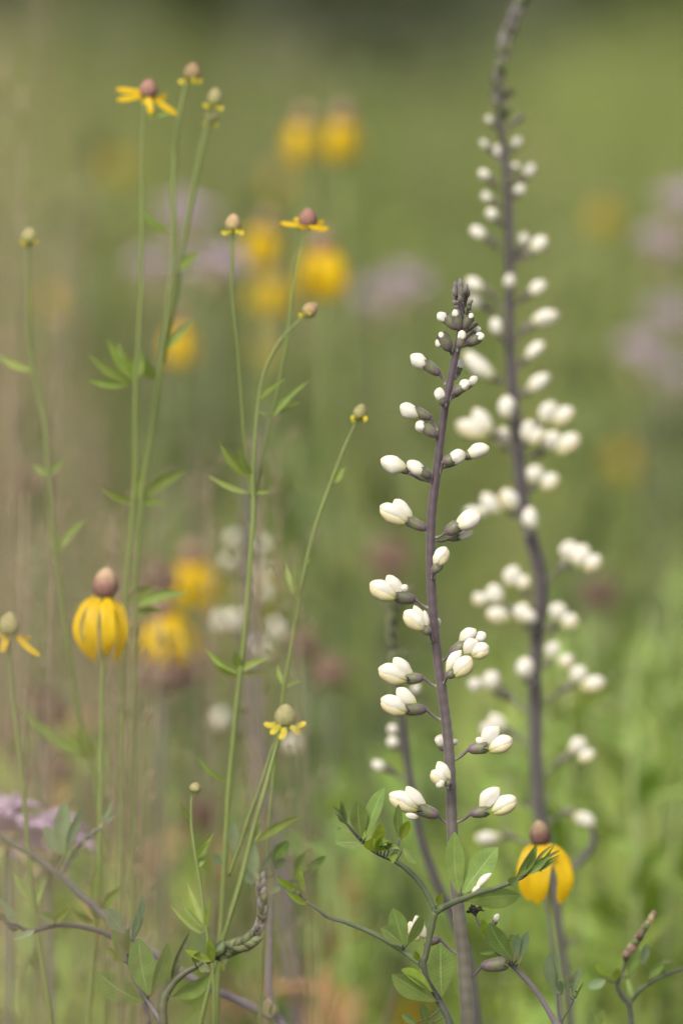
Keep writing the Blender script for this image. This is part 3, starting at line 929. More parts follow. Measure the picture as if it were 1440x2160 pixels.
# ------------------------------------------------------------------ leafy wild indigo branches low down
def build_leafy_branches():
    # forked branch in front of the sharp stalk
    D = -.02
    low = [(660, 832), (640, 930), (612, 1060), (600, 1120), (640, 1240), (690, 1330), (740, 1440)]
    T = thing('leafy_indigo', 'forked green indigo branch crossing in front of the sharp flower stalk', 'wildflower', ground_point(low, D, '7'))
    stem(T, low, D, [38, 36, 36, 38, 40, 42, 46], BRANCH, '7', ground=True, n=10)
    stem(T, [(118, 288), (150, 325), (190, 362), (250, 432), (340, 508), (430, 548), (510, 602), (590, 690), (640, 780), (664, 835)], D, [8, 12, 16, 20, 24, 28, 32, 35, 37, 38], BRANCH, '7', name='branch')
    stem(T, [(1335, 500), (1290, 528), (1250, 556), (1190, 604), (1130, 646), (1050, 682), (980, 706), (900, 728), (800, 765), (720, 802), (660, 836)], [D - .02] * 7 + [D - .015, D - .01, D, D], [5, 8, 12, 16, 20, 24, 27, 29, 31, 34, 38], BRANCH, '7', name='branch')
    stem(T, [(-40, 776), (20, 815), (80, 860), (180, 890), (330, 952), (480, 1042), (580, 1118), (612, 1150)], D, [14, 17, 20, 23, 27, 30, 32, 34], BRANCH, '7', name='branch')
    for args in [((792, 742), (768, 398), 108, 0, LEAF, 'obovate'), ((806, 738), (1000, 482), 138, -20, LEAF, 'obovate'), ((826, 772), (1124, 742), 118, 30, LEAF, 'obovate'),
                 ((262, 432), (242, 228), 96, 10, LEAF, 'obovate'), ((288, 432), (388, 158), 84, -30, LEAF, 'obovate'), ((262, 462), (124, 462), 100, 40, LEAF, 'ellip'),
                 ((335, 500), (372, 352), 66, 20, LEAFYOUNG, 'obovate'), ((468, 438), (462, 248), 52, 15, LEAF, 'obovate'), ((474, 440), (522, 338), 58, 0, LEAFYOUNG, 'obovate'),
                 ((484, 488), (562, 568), 44, 40, LEAF, 'ellip'), ((678, 796), (702, 728), 42, 0, LEAFYOUNG, 'ellip'),
                 ((494, 1014), (434, 812), 104, 0, LEAF, 'obovate'), ((490, 1014), (368, 920), 88, 25, LEAF, 'obovate'), ((512, 1010), (584, 846), 60, 45, LEAF, 'obovate'),
                 ((696, 1292), (690, 1002), 148, 0, LEAF, 'obovate'), ((668, 1318), (428, 1172), 120, -25, LEAF, 'obovate'), ((650, 1268), (478, 1146), 66, 50, LEAFYOUNG, 'obovate'),
                 ((580, 1100), (552, 1042), 34, 0, LEAFYOUNG, 'ellip'), ((618, 1440), (590, 1330), 50, 20, LEAF, 'obovate'), ((560, 1440), (478, 1392), 44, 20, LEAF, 'obovate')]:
        b, t, w, roll, mat, sh = args
        leaf(T, b, t, w, D - .004, D - .012, mat, sh, roll, reg='7', bow=random.uniform(-.05, .05))
    # curled young shoot on the left arm
    for b, t, w in [((345, 505), (335, 430), 56), ((370, 505), (380, 410), 60), ((390, 500), (420, 440), 50), ((360, 480), (400, 470), 44), ((410, 500), (440, 455), 34), ((400, 540), (432, 570), 46), ((400, 520), (470, 490), 26)]:
        leaf(T, b, t, w, D - .01, D - .02, LEAFYOUNG if w > 45 else LEAF, 'ellip', random.uniform(-50, 50), .5, .2, reg='7')
    # folded leaflets at the growing tips
    for (bx, by), (tx, ty), w in [((180, 350), (100, 255), 26), ((185, 352), (152, 228), 34), ((175, 340), (168, 240), 24), ((170, 345), (130, 300), 20), ((150, 378), (140, 370), 14),
                                  ((1100, 650), (1212, 462), 58), ((1068, 684), (1110, 640), 60), ((1150, 640), (1200, 500), 34), ((1170, 622), (1290, 520), 40), ((1185, 612), (1322, 455), 20),
                                  ((1200, 600), (1345, 488), 18), ((1190, 615), (1338, 530), 20), ((1215, 590), (1310, 548), 18), ((1220, 580), (1345, 520), 16), ((1150, 630), (1262, 560), 34), ((1240, 560), (1312, 460), 16), ((1200, 600), (1250, 622), 10)]:
        leaf(T, (bx, by), (tx, ty), w, D - .02, D - .03, LEAF, 'ellip' if w > 30 else 'lance', random.uniform(-35, 35), .5, random.uniform(-.05, .08), reg='7', nu=8)
    # leaf pair at the far end of the low branch
    for b, t, w in [((1205, 960), (1012, 838), 72), ((1282, 985), (1246, 730), 52), ((1300, 1090), (1105, 965), 58), ((1240, 990), (1210, 950), 30)]:
        leaf(T, b, t, w, D, D - .01, LEAFYOUNG if w < 60 else LEAFYOUNG, 'lance', random.uniform(-25, 25), .4, reg='B')
    # a spent flower on the right arm
    flower(T, '7', (850, 730), None, [(860, 728, 905, 690, 26), (880, 712, 968, 622, 40, 'b')], D - .012, 0)

    # stem with a withered black tip to the right
    D = .01
    path = [(880, 850), (895, 890), (920, 935), (978, 1030), (1040, 1085), (1100, 1142), (1200, 1252), (1262, 1345), (1312, 1432), (1340, 1480)]
    T = thing('leafy_indigo', 'grey-purple indigo shoot ending in a withered black tip', 'wildflower', ground_point(path, D, '7'))
    stem(T, path, D, [10, 14, 18, 24, 28, 30, 32, 34, 36, 38], LILACSTEM, '7', ground=True)
    mb = MB()
    r = random.Random(3)
    for k in range(16):
        c = P(*cv('7', (872 + r.uniform(-18, 18), 826 + r.uniform(-16, 16))), D)
        dr = Vector((r.uniform(-1, 1), r.uniform(-1, 1), r.uniform(-.6, .9))).normalized() * .0026
        ovoid(mb, c, c + dr, .0016, n=6, rings=5)
    for k in range(5):
        c = P(*cv('7', (888, 822)), D)
        e = P(*cv('7', (920 + r.uniform(-8, 12), 815 + r.uniform(-18, 14))), D)
        tube(mb, [c, (c + e) / 2 + UP * .0006, e], [.0005, .0004, .00015], 5)
    part('withered_tip', mb, BLACKENED, T, label='blackened dried bud cluster')
    for b, t, w, m, ro in [((978, 1012), (912, 872), 52, LEAFYOUNG, 20), ((1086, 1096), (955, 892), 104, LEAF, -15), ((1104, 1098), (1112, 944), 46, LEAFBLUE, 10), ((1128, 1090), (1168, 936), 52, LEAFBLUE, -10),
                           ((1062, 985), (1105, 965), 36, LEAF, 0), ((1086, 1110), (1096, 1046), 18, PALEBRACT, 0), ((1108, 1120), (1134, 1070), 20, PALEBRACT, 0), ((1062, 1110), (1040, 1086), 26, PALEBRACT, 0),
                           ((1000, 1040), (900, 1058), 22, LEAF, 0)]:
        leaf(T, b, t, w, D - .005, D - .012, m, 'obovate' if w > 40 else 'ellip', ro, reg='7')
    flower(T, '7', (948, 960), (970, 910, 985, 884, 34), [(984, 892, 1004, 842, 34)], D, 0, 5)

    # small bluish sprig beside it
    D = .03
    path = [(520, 1962), (526, 2020), (530, 2080), (545, 2175)]
    T = thing('leafy_indigo', 'small grey-green indigo sprig with paired leaves on the tall blurred stalk side', 'wildflower', ground_point(path, D, '8'))
    stem(T, path, D, [16, 18, 20, 22], LILACSTEM, '8', ground=True)
    stem(T, [(652, 1960), (612, 2042), (560, 2130), (545, 2180)], D, [10, 10, 12, 14], BRANCH, '8', name='branch')
    for b, t, w, m in [((512, 1968), (466, 1722), 72, LEAFBLUE), ((528, 1962), (526, 1686), 46, LEAFBLUE), ((558, 1970), (542, 1884), 40, LEAFBLUE), ((604, 1992), (582, 1852), 38, LEAFBLUE),
                       ((622, 1985), (668, 1800), 50, LEAFBLUE), ((640, 2010), (690, 1895), 14, LEAF), ((600, 1920), (620, 1850), 26, PALEBRACT), ((625, 2010), (665, 2010), 14, LEAF)]:
        leaf(T, b, t, w, D, D - .008, m, 'obovate', random.uniform(-20, 20), reg='8')

    # forked shoot with bud spike at the right edge
    D = .14
    path = [(960, 1730), (945, 1810), (912, 1870), (905, 1930), (935, 1985), (972, 2030), (985, 2090), (992, 2175)]
    T = thing('leafy_indigo', 'forked indigo shoot carrying a short tan bud spike', 'wildflower', ground_point(path, D, '8'))
    stem(T, path, D, [20, 24, 28, 30, 34, 36, 34, 34], BRANCH, '8', ground=True)
    stem(T, [(1460, 1770), (1330, 1808), (1180, 1862), (1060, 1932), (1000, 2000), (975, 2035)], D, [18, 20, 24, 28, 30, 34], BRANCH, '8', name='branch')
    for k in range(26):
        f = k / 25
        cx, cy = 950 + 172 * f, 1740 - 262 * f
        sg = -1 if k % 2 else 1
        spike_bud(T, '8', (cx - sg * 6, cy + 20), (cx + sg * 26 * (1 - .6 * f) + 22, cy - 40), 58 * (1 - .35 * f), D, random.uniform(-.005, .005), [BUDGREEN, BROWNHEAD, PALEBRACT][k % 3])
    for b, t, w, m, ro in [((972, 1868), (1044, 1684), 74, LEAF, 20), ((880, 1862), (764, 1785), 46, LEAFYOUNG, 0), ((832, 1880), (716, 1926), 66, LEAFBLUE, 10), ((1100, 1880), (1196, 1762), 66, LEAF, 20),
                           ((960, 1870), (1000, 1990), 40, LEAF, 30), ((1170, 1770), (1250, 1764), 26, BUDGREEN, 0), ((905, 1880), (900, 1806), 56, LEAFYOUNG, 20), ((1075, 1790), (1085, 1650), 60, LEAFBLUE, 30), ((800, 2180), (740, 2055), 130, LEAF, 20)]:
        leaf(T, b, t, w, D - .005, D - .01, m, 'obovate', ro, reg='8')

    # curved dark shoot with green bud spike, low left
    D = .05
    path = [(905, 1200), (880, 1290), (820, 1390), (740, 1440), (640, 1500), (500, 1560), (380, 1620), (230, 1690), (110, 1790), (30, 1920), (10, 2040), (20, 2180)]
    T = thing('leafy_indigo', 'curved dark indigo shoot tipped with a hooked spike of green buds', 'wildflower', ground_point(path, D, 'B'))
    stem(T, path, D, [40, 46, 50, 48, 46, 46, 50, 58, 70, 84, 88, 90], plant_mat('dark shoot', [(0, (.05, .052, .034)), (.6, (.06, .065, .032)), (1, (.09, .065, .05))], rough=.5, var=.2, nscale=200), 'B', ground=True)
    r = random.Random(21)
    sp = catmull([(885, 870), (895, 960), (905, 1060), (905, 1160), (885, 1260), (820, 1380), (740, 1440), (660, 1470), (570, 1510), (480, 1560)], 4)
    for i, p in enumerate(sp):
        f = i / len(sp)
        q = sp[max(0, i - 1)]; nx_, ny_ = (q[0] - p[0], q[1] - p[1]) if i else (0, -20)
        ln = math.hypot(nx_, ny_) or 1
        nx_, ny_ = nx_ / ln, ny_ / ln
        big = f > .58
        for sg in (-1, 1):
            L = 75 if not big else 120
            o = 40 if not big else 62
            spike_bud(T, 'B', (p[0] - nx_ * 15, p[1] - ny_ * 15), (p[0] + nx_ * L - ny_ * sg * o, p[1] + ny_ * L + nx_ * sg * o), r.uniform(52, 66) if not big else r.uniform(70, 92), D, r.uniform(-.006, .004),
                      r.choice((BUDTIP, BUDTIP, BUDGREEN)) if not big else BUDGREEN)
    for b, t, w, ro, m in [((330, 1640), (440, 1690), 90, 0, BUDGREEN), ((300, 1620), (345, 1510), 80, 10, LEAF), ((530, 1600), (606, 1580), 80, 0, BUDGREEN), ((470, 1610), (425, 1400), 80, 20, LEAFYOUNG), ((460, 1600), (210, 1500), 70, 30, LEAFYOUNG), ((480, 1520), (560, 1400), 50, 10, LEAFBLUE)]:
        leaf(T, b, t, w, D - .006, D - .012, m, 'ellip', ro, .4, reg='B')
    leaf(T, (100, 1920), (436, 1722), 150, D - .004, D - .01, LEAF, 'ellip', 35, .35, -.05, reg='B')
    leaf(T, (60, 1800), (80, 1470), 110, D, D, LEAF, 'ellip', 30, .3, .04, reg='B')
    leaf(T, (90, 1790), (268, 1310), 70, D, D, BUDGREEN, 'lance', 30, .3, .03, reg='B')
    # its side stem and trefoil
    stem(T, [(1150, 1270), (1150, 1400), (1135, 1540), (1180, 1690), (1260, 1860), (1360, 2020), (1430, 2120), (1470, 2200)], D, [18, 28, 36, 42, 46, 52, 58, 62], plant_mat('grey side stem', [(0, (.14, .12, .13)), (1, (.15, .13, .10))], rough=.5, var=.15), 'A', name='branch')
    for b, t, w, ro, m in [((1290, 1965), (876, 1700), 235, -15, LEAF), ((1330, 1910), (1238, 1395), 240, 10, LEAF), ((1350, 1910), (1500, 1440), 130, 35, LEAF), ((1110, 1610), (996, 1320), 110, 25, LEAF), ((1100, 1610), (946, 1466), 70, 30, LEAFYOUNG),
                           ((1125, 1350), (955, 1130), 150, 20, LEAFBLUE), ((1140, 1540), (1130, 1310), 70, 30, LEAF), ((1200, 1420), (1280, 1010), 70, 35, LEAFBLUE), ((1180, 1420), (1230, 1140), 70, 25, LEAFBLUE)]:
        leaf(T, b, t, w, D - .004, D - .012, m, 'obovate', ro, .16, random.uniform(-.06, .06), reg='A')

    # long lilac branch running across the lower left
    D = .16
    path = [(-60, 400), (0, 472), (120, 555), (270, 640), (400, 735), (560, 850), (700, 985), (830, 1095), (960, 1215), (1120, 1345), (1300, 1480), (1480, 1600), (1700, 1745), (1900, 1850), (2150, 1960), (2400, 2090), (2520, 2170)]
    T = thing('leafy_indigo', 'long arching lilac-grey indigo stem leaning over toward the bee balm', 'wildflower', ground_point(path, D, 'A'))
    stem(T, path, D, [40, 44, 48, 54, 58, 62, 66, 66, 66, 66, 68, 70, 72, 72, 74, 76, 78], LILACSTEM, 'A', ground=True)
    for b, t, w, ro in [((560, 640), (575, 165), 150, 15), ((545, 650), (395, 395), 130, 25), ((590, 650), (735, 235), 90, 30), ((640, 700), (690, 600), 70, 20)]:
        leaf(T, b, t, w, D - .004, D - .01, LEAFBLUE, 'obovate', ro, .2, .03, reg='A')
    stem(T, [(930, 380), (830, 450), (740, 520), (650, 630), (590, 740), (575, 800)], D, [14, 30, 32, 28, 26, 26], LILACSTEM, 'A', name='branch')
    for k in range(12):
        f = k / 11
        spike_bud(T, 'A', (650 + 270 * f, 620 - 230 * f), (690 + 300 * f + (k % 2) * 20, 540 - 230 * f + (k % 3) * 14), 40 - 16 * f, D, 0, BUDTIP if k % 3 else PALEBRACT)
    for b, t, w in [((925, 380), (1085, 245), 40), ((915, 370), (990, 190), 50), ((940, 340), (1025, 150), 30)]:
        leaf(T, b, t, w, D, D, LEAFBLUE, 'lance', 20, .3, reg='A')
    # lilac vertical stem with pale node, off the same plant
    stem(T, [(965, 1010), (985, 1060), (985, 1130), (975, 1300), (970, 1500), (965, 1700), (968, 1850), (985, 1960), (1020, 2060), (1080, 2160), (1110, 2200)], .12, [34, 46, 54, 56, 56, 58, 58, 66, 70, 80, 84], LILACSTEM, 'B', name='branch')
    leaf(T, (985, 2105), (950, 1925), 120, .115, .112, PALEBRACT, 'ellip', 0, .4, reg='B')
    leaf(T, (990, 2100), (1010, 1950), 80, .115, .112, LEAFBLUE, 'ellip', 30, .4, reg='B')
    stem(T, [(985, 740), (1010, 850), (1040, 940), (1000, 1000), (970, 1030)], .12, [18, 24, 30, 34, 36], LILACSTEM, 'B', name='branch')
    for b, t, w, ro, m in [((835, 905), (835, 545), 110, 10, LEAFBLUE), ((870, 870), (1010, 605), 60, 30, LEAFBLUE), ((830, 905), (740, 800), 90, 30, LEAFBLUE), ((990, 720), (1140, 520), 120, 20, LEAF), ((1190, 890), (1345, 590), 140, 20, LEAF),
                           ((1270, 820), (1470, 660), 90, 30, LEAF), ((660, 640), (650, 355), 100, 10, LEAFBLUE), ((560, 740), (465, 640), 60, 20, LEAFBLUE), ((1010, 780), (1105, 680), 90, 30, LEAFBLUE), ((975, 1000), (1060, 930), 60, 0, LEAFBLUE)]:
        leaf(T, b, t, w, .12, .115, m, 'obovate', ro, .2, .04, reg='B')

    # dark arching twig at the far left
    D = .10
    path = [(-60, 1150), (0, 1215), (90, 1250), (170, 1290), (270, 1330), (380, 1305), (510, 1275), (640, 1280), (770, 1300), (880, 1330), (980, 1375), (1090, 1470), (1180, 1640), (1260, 1860), (1330, 2180)]
    T = thing('leafy_indigo', 'dark arching indigo twig with narrow young leaves under the lilac stem', 'wildflower', ground_point(path, D, 'A'))
    stem(T, path, D, [14, 20, 28, 36, 44, 46, 46, 46, 44, 44, 44, 44, 46, 50, 54], STALKDARK, 'A', ground=True)
    for b, t, w, ro, m in [((480, 1260), (650, 1105), 60, 20, LEAFYOUNG), ((490, 1250), (335, 1150), 90, 35, LEAF), ((310, 1320), (110, 1410), 60, 25, LEAFBLUE), ((170, 1290), (-20, 1010), 90, 30, LEAFBLUE), ((170, 1290), (-40, 1160), 80, 30, BUDGREEN), ((200, 1300), (20, 1250), 50, 10, BUDTIP), ((160, 1320), (60, 1290), 40, 10, BUDGREEN)]:
        leaf(T, b, t, w, D - .003, D - .01, m, 'lance', ro, .35, .03, reg='A')


build_leafy_branches()


# ------------------------------------------------------------------ grey-headed coneflowers
def cone_mesh(mb, base, top, w, bumps=True):
    ax = top - base
    t = ax.normalized(); x = t.orthogonal().normalized(); y = t.cross(x)
    n, rings = 22, 15
    st = len(mb.v)
    mb.vert(base, 0, .5)
    for i in range(1, rings):
        s = i / rings
        r = w / 2 * max(0.0, math.sin(math.pi * min(1, (.13 + .87 * s)) ** .92)) ** .62
        for k in range(n):
            an = 2 * math.pi * (k + .5 * (i % 2)) / n
            b = 1 + (.07 if (k + i) % 2 == 0 else -.04) * bumps
            mb.vert(base + ax * s + (x * math.cos(an) + y * math.sin(an)) * r * b, s, .5)
    mb.vert(top, 1, .5)
    last = len(mb.v) - 1
    for k in range(n):
        mb.f.append((st, st + 1 + (k + 1) % n, st + 1 + k))
        mb.f.append((last, last - n + k, last - n + (k + 1) % n))
    for i in range(rings - 2):
        a, b = st + 1 + i * n, st + 1 + (i + 1) * n
        for k in range(n):
            mb.f.append((a + k, a + (k + 1) % n, b + (k + 1) % n, b + k))


def head(parent, base, top, w, d, mat, rays=(), reg='F', raymat=None, sepals=6):
    """one flower head: cone, its ray petals and the small green sepals under it"""
    s = px(d) / REG[reg][2]
    B, T = P(*cv(reg, base), d), P(*cv(reg, top), d)
    h = link('flower_head', None, parent, B - wloc(parent))
    h.empty_display_size = .004
    mb = MB(); cone_mesh(mb, B, T, w * s)
    part('cone', mb, mat, h, B)
    ax = (T - B).normalized(); x = ax.orthogonal().normalized(); y = ax.cross(x)
    for k in range(sepals):
        an = k * 2 * math.pi / sepals + .4
        dr = x * math.cos(an) + y * math.sin(an)
        p0 = B + dr * w * s * .16 - ax * w * s * .05
        p1 = B + dr * w * s * .62 - ax * w * s * .22
        mb = MB(); blade(mb, spine_of(p0, p1, .1, ax, n=5), ax.cross(dr), w * s * .16, 'lance', .2, nv=1)
        part('sepal', mb, CLEAF, h, p0)
    for r in rays:
        pts, wd = r[0], r[1]
        roll = r[2] if len(r) > 2 else 0
        rows = [tuple(P(*cv(reg, q[:2]), d + (q[2] if len(q) > 2 else 0))) for q in pts]
        sp = [Vector(q) for q in catmull(rows, 5 if len(rows) > 2 else 8)]
        axv = (sp[-1] - sp[0]).normalized()
        view = (CAM - sp[0]).normalized()
        ac = Matrix.Rotation(rad(roll), 3, axv) @ view.cross(axv).normalized()
        mb = MB(); blade(mb, sp, ac, wd * s, 'strap', .12, wave=.05, cup=-.18)
        part('ray_petal', mb, raymat or YELLOW, h, sp[0])
    return h


def cleaf(parent, b, t, w, d, roll=None, bow=.06, reg='F'):
    return leaf(parent, b, t, w * 1.08, d, d + random.uniform(-.01, .01), CLEAF, 'lance', random.uniform(-25, 25) if roll is None else roll, .3, bow, reg=reg)


def stubs(cx, cy, n, w, ln, dip=.4):
    """short withered ray remnants round the foot of a cone"""
    out = []
    for k in range(n):
        a = 2 * math.pi * k / n + .5
        c, s_ = math.cos(a), math.sin(a)
        out.append(([(cx + c * 8, cy + 2, s_ * .002), (cx + c * (ln * .7), cy + 4 + random.uniform(-3, 6), s_ * .005), (cx + c * ln, cy + ln * dip * random.uniform(-.5, 1.2), s_ * .006)], w, random.uniform(-30, 30)))
    return out


def build_coneflowers():
    # A: single stalk with a pinkish cone and a few yellow rays
    D = .24
    path = [(310, 212), (303, 240), (300, 330), (300, 450), (297, 600), (292, 720), (287, 800), (285, 900), (285, 1000), (278, 1100), (270, 1200), (266, 1300), (262, 1500), (258, 1750), (255, 2170)]
    T = thing('coneflower', 'slender coneflower with a pinkish cone and a few spreading yellow rays remaining', 'wildflower', ground_point(path, D))
    stem(T, path, D, [6, 7, 9, 10, 10, 10, 11, 11, 11, 11, 11, 11, 12, 12, 12], CSTEM, ground=True)
    head(T, (312, 206), (316, 166), 37, D, CONEPINK, [([(306, 196), (275, 192), (244, 188)], 13), ([(306, 200), (275, 207), (246, 211)], 12), ([(312, 205, -.004), (316, 222, -.006), (319, 242, -.006)], 13),
                                                     ([(322, 204), (348, 225), (374, 242)], 13), ([(325, 208), (338, 208, .004), (353, 200, .008)], 11), ([(304, 206), (304, 214), (306, 220)], 9)])
    for b, t, w in [((278, 808), (182, 742), 17), ((276, 808), (180, 800), 15), ((284, 810), (250, 720), 22), ((288, 806), (224, 712), 18), ((290, 800), (300, 735), 22), ((310, 250), (368, 240), 9), ((285, 1060), (210, 1025), 15), ((270, 1270), (330, 1236), 24), ((285, 1280), (400, 1250), 20), ((275, 1300), (350, 1285), 14)]:
        cleaf(T, b, t, w, D)

    # B: branched plant with three heads
    D = .26
    path = [(398, 172), (390, 190), (372, 290), (366, 400), (368, 480), (362, 580), (350, 680), (335, 800), (320, 920), (305, 1000), (298, 1060), (292, 1150), (285, 1250), (282, 1400), (280, 1700), (280, 2170)]
    T = thing('coneflower', 'tallest branched coneflower with three nearly rayless tan cones', 'wildflower', ground_point(path, D))
    stem(T, path, D, [6, 8, 11, 12, 12, 12, 13, 14, 14, 14, 13, 12, 12, 12, 12, 12], CSTEM, ground=True)
    stem(T, [(448, 228), (440, 252), (415, 370), (393, 480), (380, 560), (370, 640), (350, 740), (345, 765)], D + .005, [6, 8, 12, 12, 11, 11, 11, 11], CSTEM, name='branch')
    stem(T, [(442, 262), (430, 285), (405, 400), (385, 520), (372, 610), (360, 690)], D + .03, [6, 8, 9, 9, 9, 9], CSTEM, name='branch')
    head(T, (404, 170), (410, 131), 36, D, CONETAN, stubs(402, 166, 7, 8, 26, .3), raymat=YELLOWPALE)
    head(T, (452, 224), (456, 184), 31, D, CONEGREEN, stubs(450, 220, 7, 7, 22, .3), raymat=YELLOWPALE)
    head(T, (444, 262), (448, 232), 26, D + .03, CONEGREEN, stubs(444, 258, 6, 6, 16, .2), raymat=YELLOWPALE)
    for b, t, w in [((362, 492), (282, 428), 14), ((378, 572), (424, 530), 20), ((330, 800), (300, 740), 16), ((352, 738), (414, 672), 15), ((300, 1050), (398, 992), 24), ((296, 1060), (350, 1064), 14), ((290, 1050), (308, 985), 20), ((330, 800), (226, 714), 14)]:
        cleaf(T, b, t, w, D)

    # D E F: one plant, three stalks
    D = .15
    path = [(640, 668), (622, 685), (590, 720), (560, 780), (546, 840), (538, 920), (533, 1010), (535, 1080), (530, 1160), (522, 1270), (512, 1380), (503, 1450), (492, 1560), (480, 1700), (472, 1850), (465, 1980), (455, 2170)]
    T = thing('coneflower', 'coneflower with three curving stalks, one cone nodding sideways', 'wildflower', ground_point(path, D))
    stem(T, path, D, [5, 6, 7, 8, 9, 10, 12, 14, 14, 14, 14, 14, 13, 13, 14, 14, 15], CSTEM, ground=True)
    stem(T, [(492, 488), (490, 520), (490, 620), (500, 720), (508, 820), (515, 930), (524, 1000), (530, 1050)], D, [6, 8, 9, 9, 9, 9, 9, 9], CSTEM, name='branch')
    stem(T, [(644, 482), (638, 510), (622, 570), (610, 680), (598, 760), (580, 850), (560, 930), (545, 1010), (536, 1080)], D + .01, [6, 7, 8, 8, 8, 8, 8, 9, 9], CSTEM, name='branch')
    head(T, (642, 664), (670, 641), 30, D, CONETAN, stubs(644, 660, 5, 6, 14, .1), raymat=YELLOWPALE)
    head(T, (491, 487), (494, 450), 32, D, CONETAN, stubs(491, 484, 8, 8, 24, .2), raymat=YELLOWPALE)
    head(T, (647, 480), (652, 438), 38, D + .01, CONEPINK, [([(640, 474), (615, 474), (590, 470)], 10), ([(655, 476), (672, 482), (694, 482)], 11), ([(650, 478, -.003), (640, 480, -.006), (628, 476, -.008)], 9), ([(660, 474, .003), (676, 470, .006), (682, 464, .008)], 9), ([(640, 472, .004), (625, 462, .008), (618, 466, .01)], 8), ([(650, 478, -.005), (664, 480, -.01), (678, 478, -.012)], 9)])
    for b, t, w in [((545, 845), (605, 798), 11), ((575, 880), (654, 802), 14), ((582, 872), (636, 850), 12), ((524, 1006), (462, 932), 17), ((522, 1040), (436, 1000), 12), ((534, 1004), (500, 945), 12), ((540, 1040), (570, 1038), 9),
                    ((505, 1420), (430, 1366), 15), ((503, 1428), (444, 1394), 11), ((508, 1415), (570, 1388), 14), ((510, 1425), (566, 1420), 11), ((508, 1410), (498, 1370), 18), ((478, 1650), (410, 1590), 9)]:
        cleaf(T, b, t, w, D)

    # G
    D = .13
    path = [(756, 882), (748, 896), (720, 960), (690, 1040), (662, 1120), (645, 1190), (632, 1262), (622, 1320), (610, 1390), (600, 1440), (590, 1520), (575, 1650), (560, 1850), (548, 2170)]
    T = thing('coneflower', 'leaning coneflower stalk with a small lopsided green-yellow cone', 'wildflower', ground_point(path, D))
    stem(T, path, D, [5, 6, 8, 9, 9, 9, 9, 9, 9, 9, 9, 9, 9, 10], CSTEM, ground=True)
    head(T, (754, 884), (766, 852), 28, D, CONEGREEN, stubs(757, 878, 6, 9, 18, -.1), raymat=YELLOWPALE)
    for b, t, w in [((708, 1020), (728, 985), 16), ((630, 1262), (602, 1186), 15), ((632, 1264), (622, 1182), 12), ((645, 1190), (655, 1178), 8), ((597, 1445), (585, 1400), 10), ((600, 1450), (640, 1436), 8)]:
        cleaf(T, b, t, w, D)

    # H
    D = .28
    path = [(62, 512), (60, 535), (60, 620), (62, 700), (72, 780), (88, 860), (97, 940), (103, 1020), (108, 1080), (115, 1150), (125, 1230), (140, 1340), (155, 1440), (170, 1530), (192, 1600), (208, 1700), (218, 1850), (225, 2170)]
    T = thing('coneflower', 'bare green-tan coneflower button on a long gently curving stalk', 'wildflower', ground_point(path, D))
    stem(T, path, D, [7, 9, 10, 11, 12, 13, 13, 13, 13, 14, 14, 14, 14, 14, 14, 13, 13, 13], CSTEM, ground=True)
    head(T, (62, 514), (64, 480), 33, D, CONEGREEN, stubs(62, 508, 7, 7, 19, 0), raymat=YELLOWPALE)
    for b, t, w in [((70, 782), (-10, 745), 15), ((104, 1000), (70, 978), 12), ((106, 1005), (138, 968), 13), ((102, 1010), (108, 985), 14), ((122, 1165), (184, 1094), 15), ((122, 1170), (118, 1105), 12), ((190, 1600), (36, 1485), 22), ((194, 1605), (135, 1520), 17), ((200, 1600), (165, 1520), 26), ((120, 1180), (130, 1140), 9)]:
        cleaf(T, b, t, w, D)

    # I: the showy drooping one
    D = .2
    REG['I'] = (130, 1150, 8)
    path = [(219, 1262), (218, 1330), (217, 1400), (215, 1500), (213, 1650), (210, 1780), (207, 1900), (200, 2000), (185, 2170)]
    T = thing('coneflower', 'showy coneflower with long drooping yellow rays under a brown cone', 'wildflower', ground_point(path, D))
    stem(T, path, D, [9, 9, 9, 10, 11, 13, 15, 15, 16], CSTEM, ground=True)
    head(T, (722, 895), (776, 365), 425, D, CONEBROWN, [
        ([(560, 850, .002), (380, 1010, .0), (255, 1300, -.001), (270, 1550, -.001), (400, 1780, 0), (580, 1980, .002)], 150, 35),
        ([(620, 890, -.004), (540, 1080, -.009), (490, 1350, -.011), (490, 1620, -.009), (540, 1920, -.004)], 215, 8),
        ([(775, 890, -.004), (775, 1100, -.010), (785, 1350, -.012), (790, 1620, -.010), (760, 1870, -.004)], 235, -6),
        ([(860, 880, .001), (1000, 1100, -.002), (1065, 1400, -.003), (1020, 1650, -.002), (900, 1960, .001)], 200, -35),
        ([(620, 880, .006), (520, 1100, .014), (440, 1400, .016), (480, 1700, .012)], 170, 0), ([(800, 880, .006), (880, 1100, .014), (900, 1400, .016), (860, 1720, .012)], 170, 0)], 'I')
    for b, t, w in [((196, 1945), (138, 1880), 14), ((204, 1945), (216, 1800), 15), ((212, 1925), (268, 1862), 18), ((206, 1945), (200, 1848), 22), ((200, 1945), (150, 1915), 12)]:
        cleaf(T, b, t, w, D - .03)

    # J
    D = .16
    path = [(20, 1348), (20, 1375), (28, 1480), (40, 1580), (50, 1680), (60, 1800), (70, 1900), (85, 2010), (108, 2170)]
    T = thing('coneflower', 'coneflower with pale domed cone and two curled yellow rays hanging', 'wildflower', ground_point(path, D))
    stem(T, path, D, [9, 12, 12, 12, 12, 13, 13, 14, 15], CSTEM, ground=True)
    head(T, (20, 1340), (22, 1290), 42, D, CONEGREEN, [([(14, 1338), (12, 1352, -.004), (5, 1378, -.005)], 14), ([(32, 1336), (55, 1362), (84, 1384)], 13), ([(30, 1338), (50, 1350, .006), (66, 1344, .009)], 11), ([(4, 1336), (-12, 1350), (-22, 1375)], 12)])
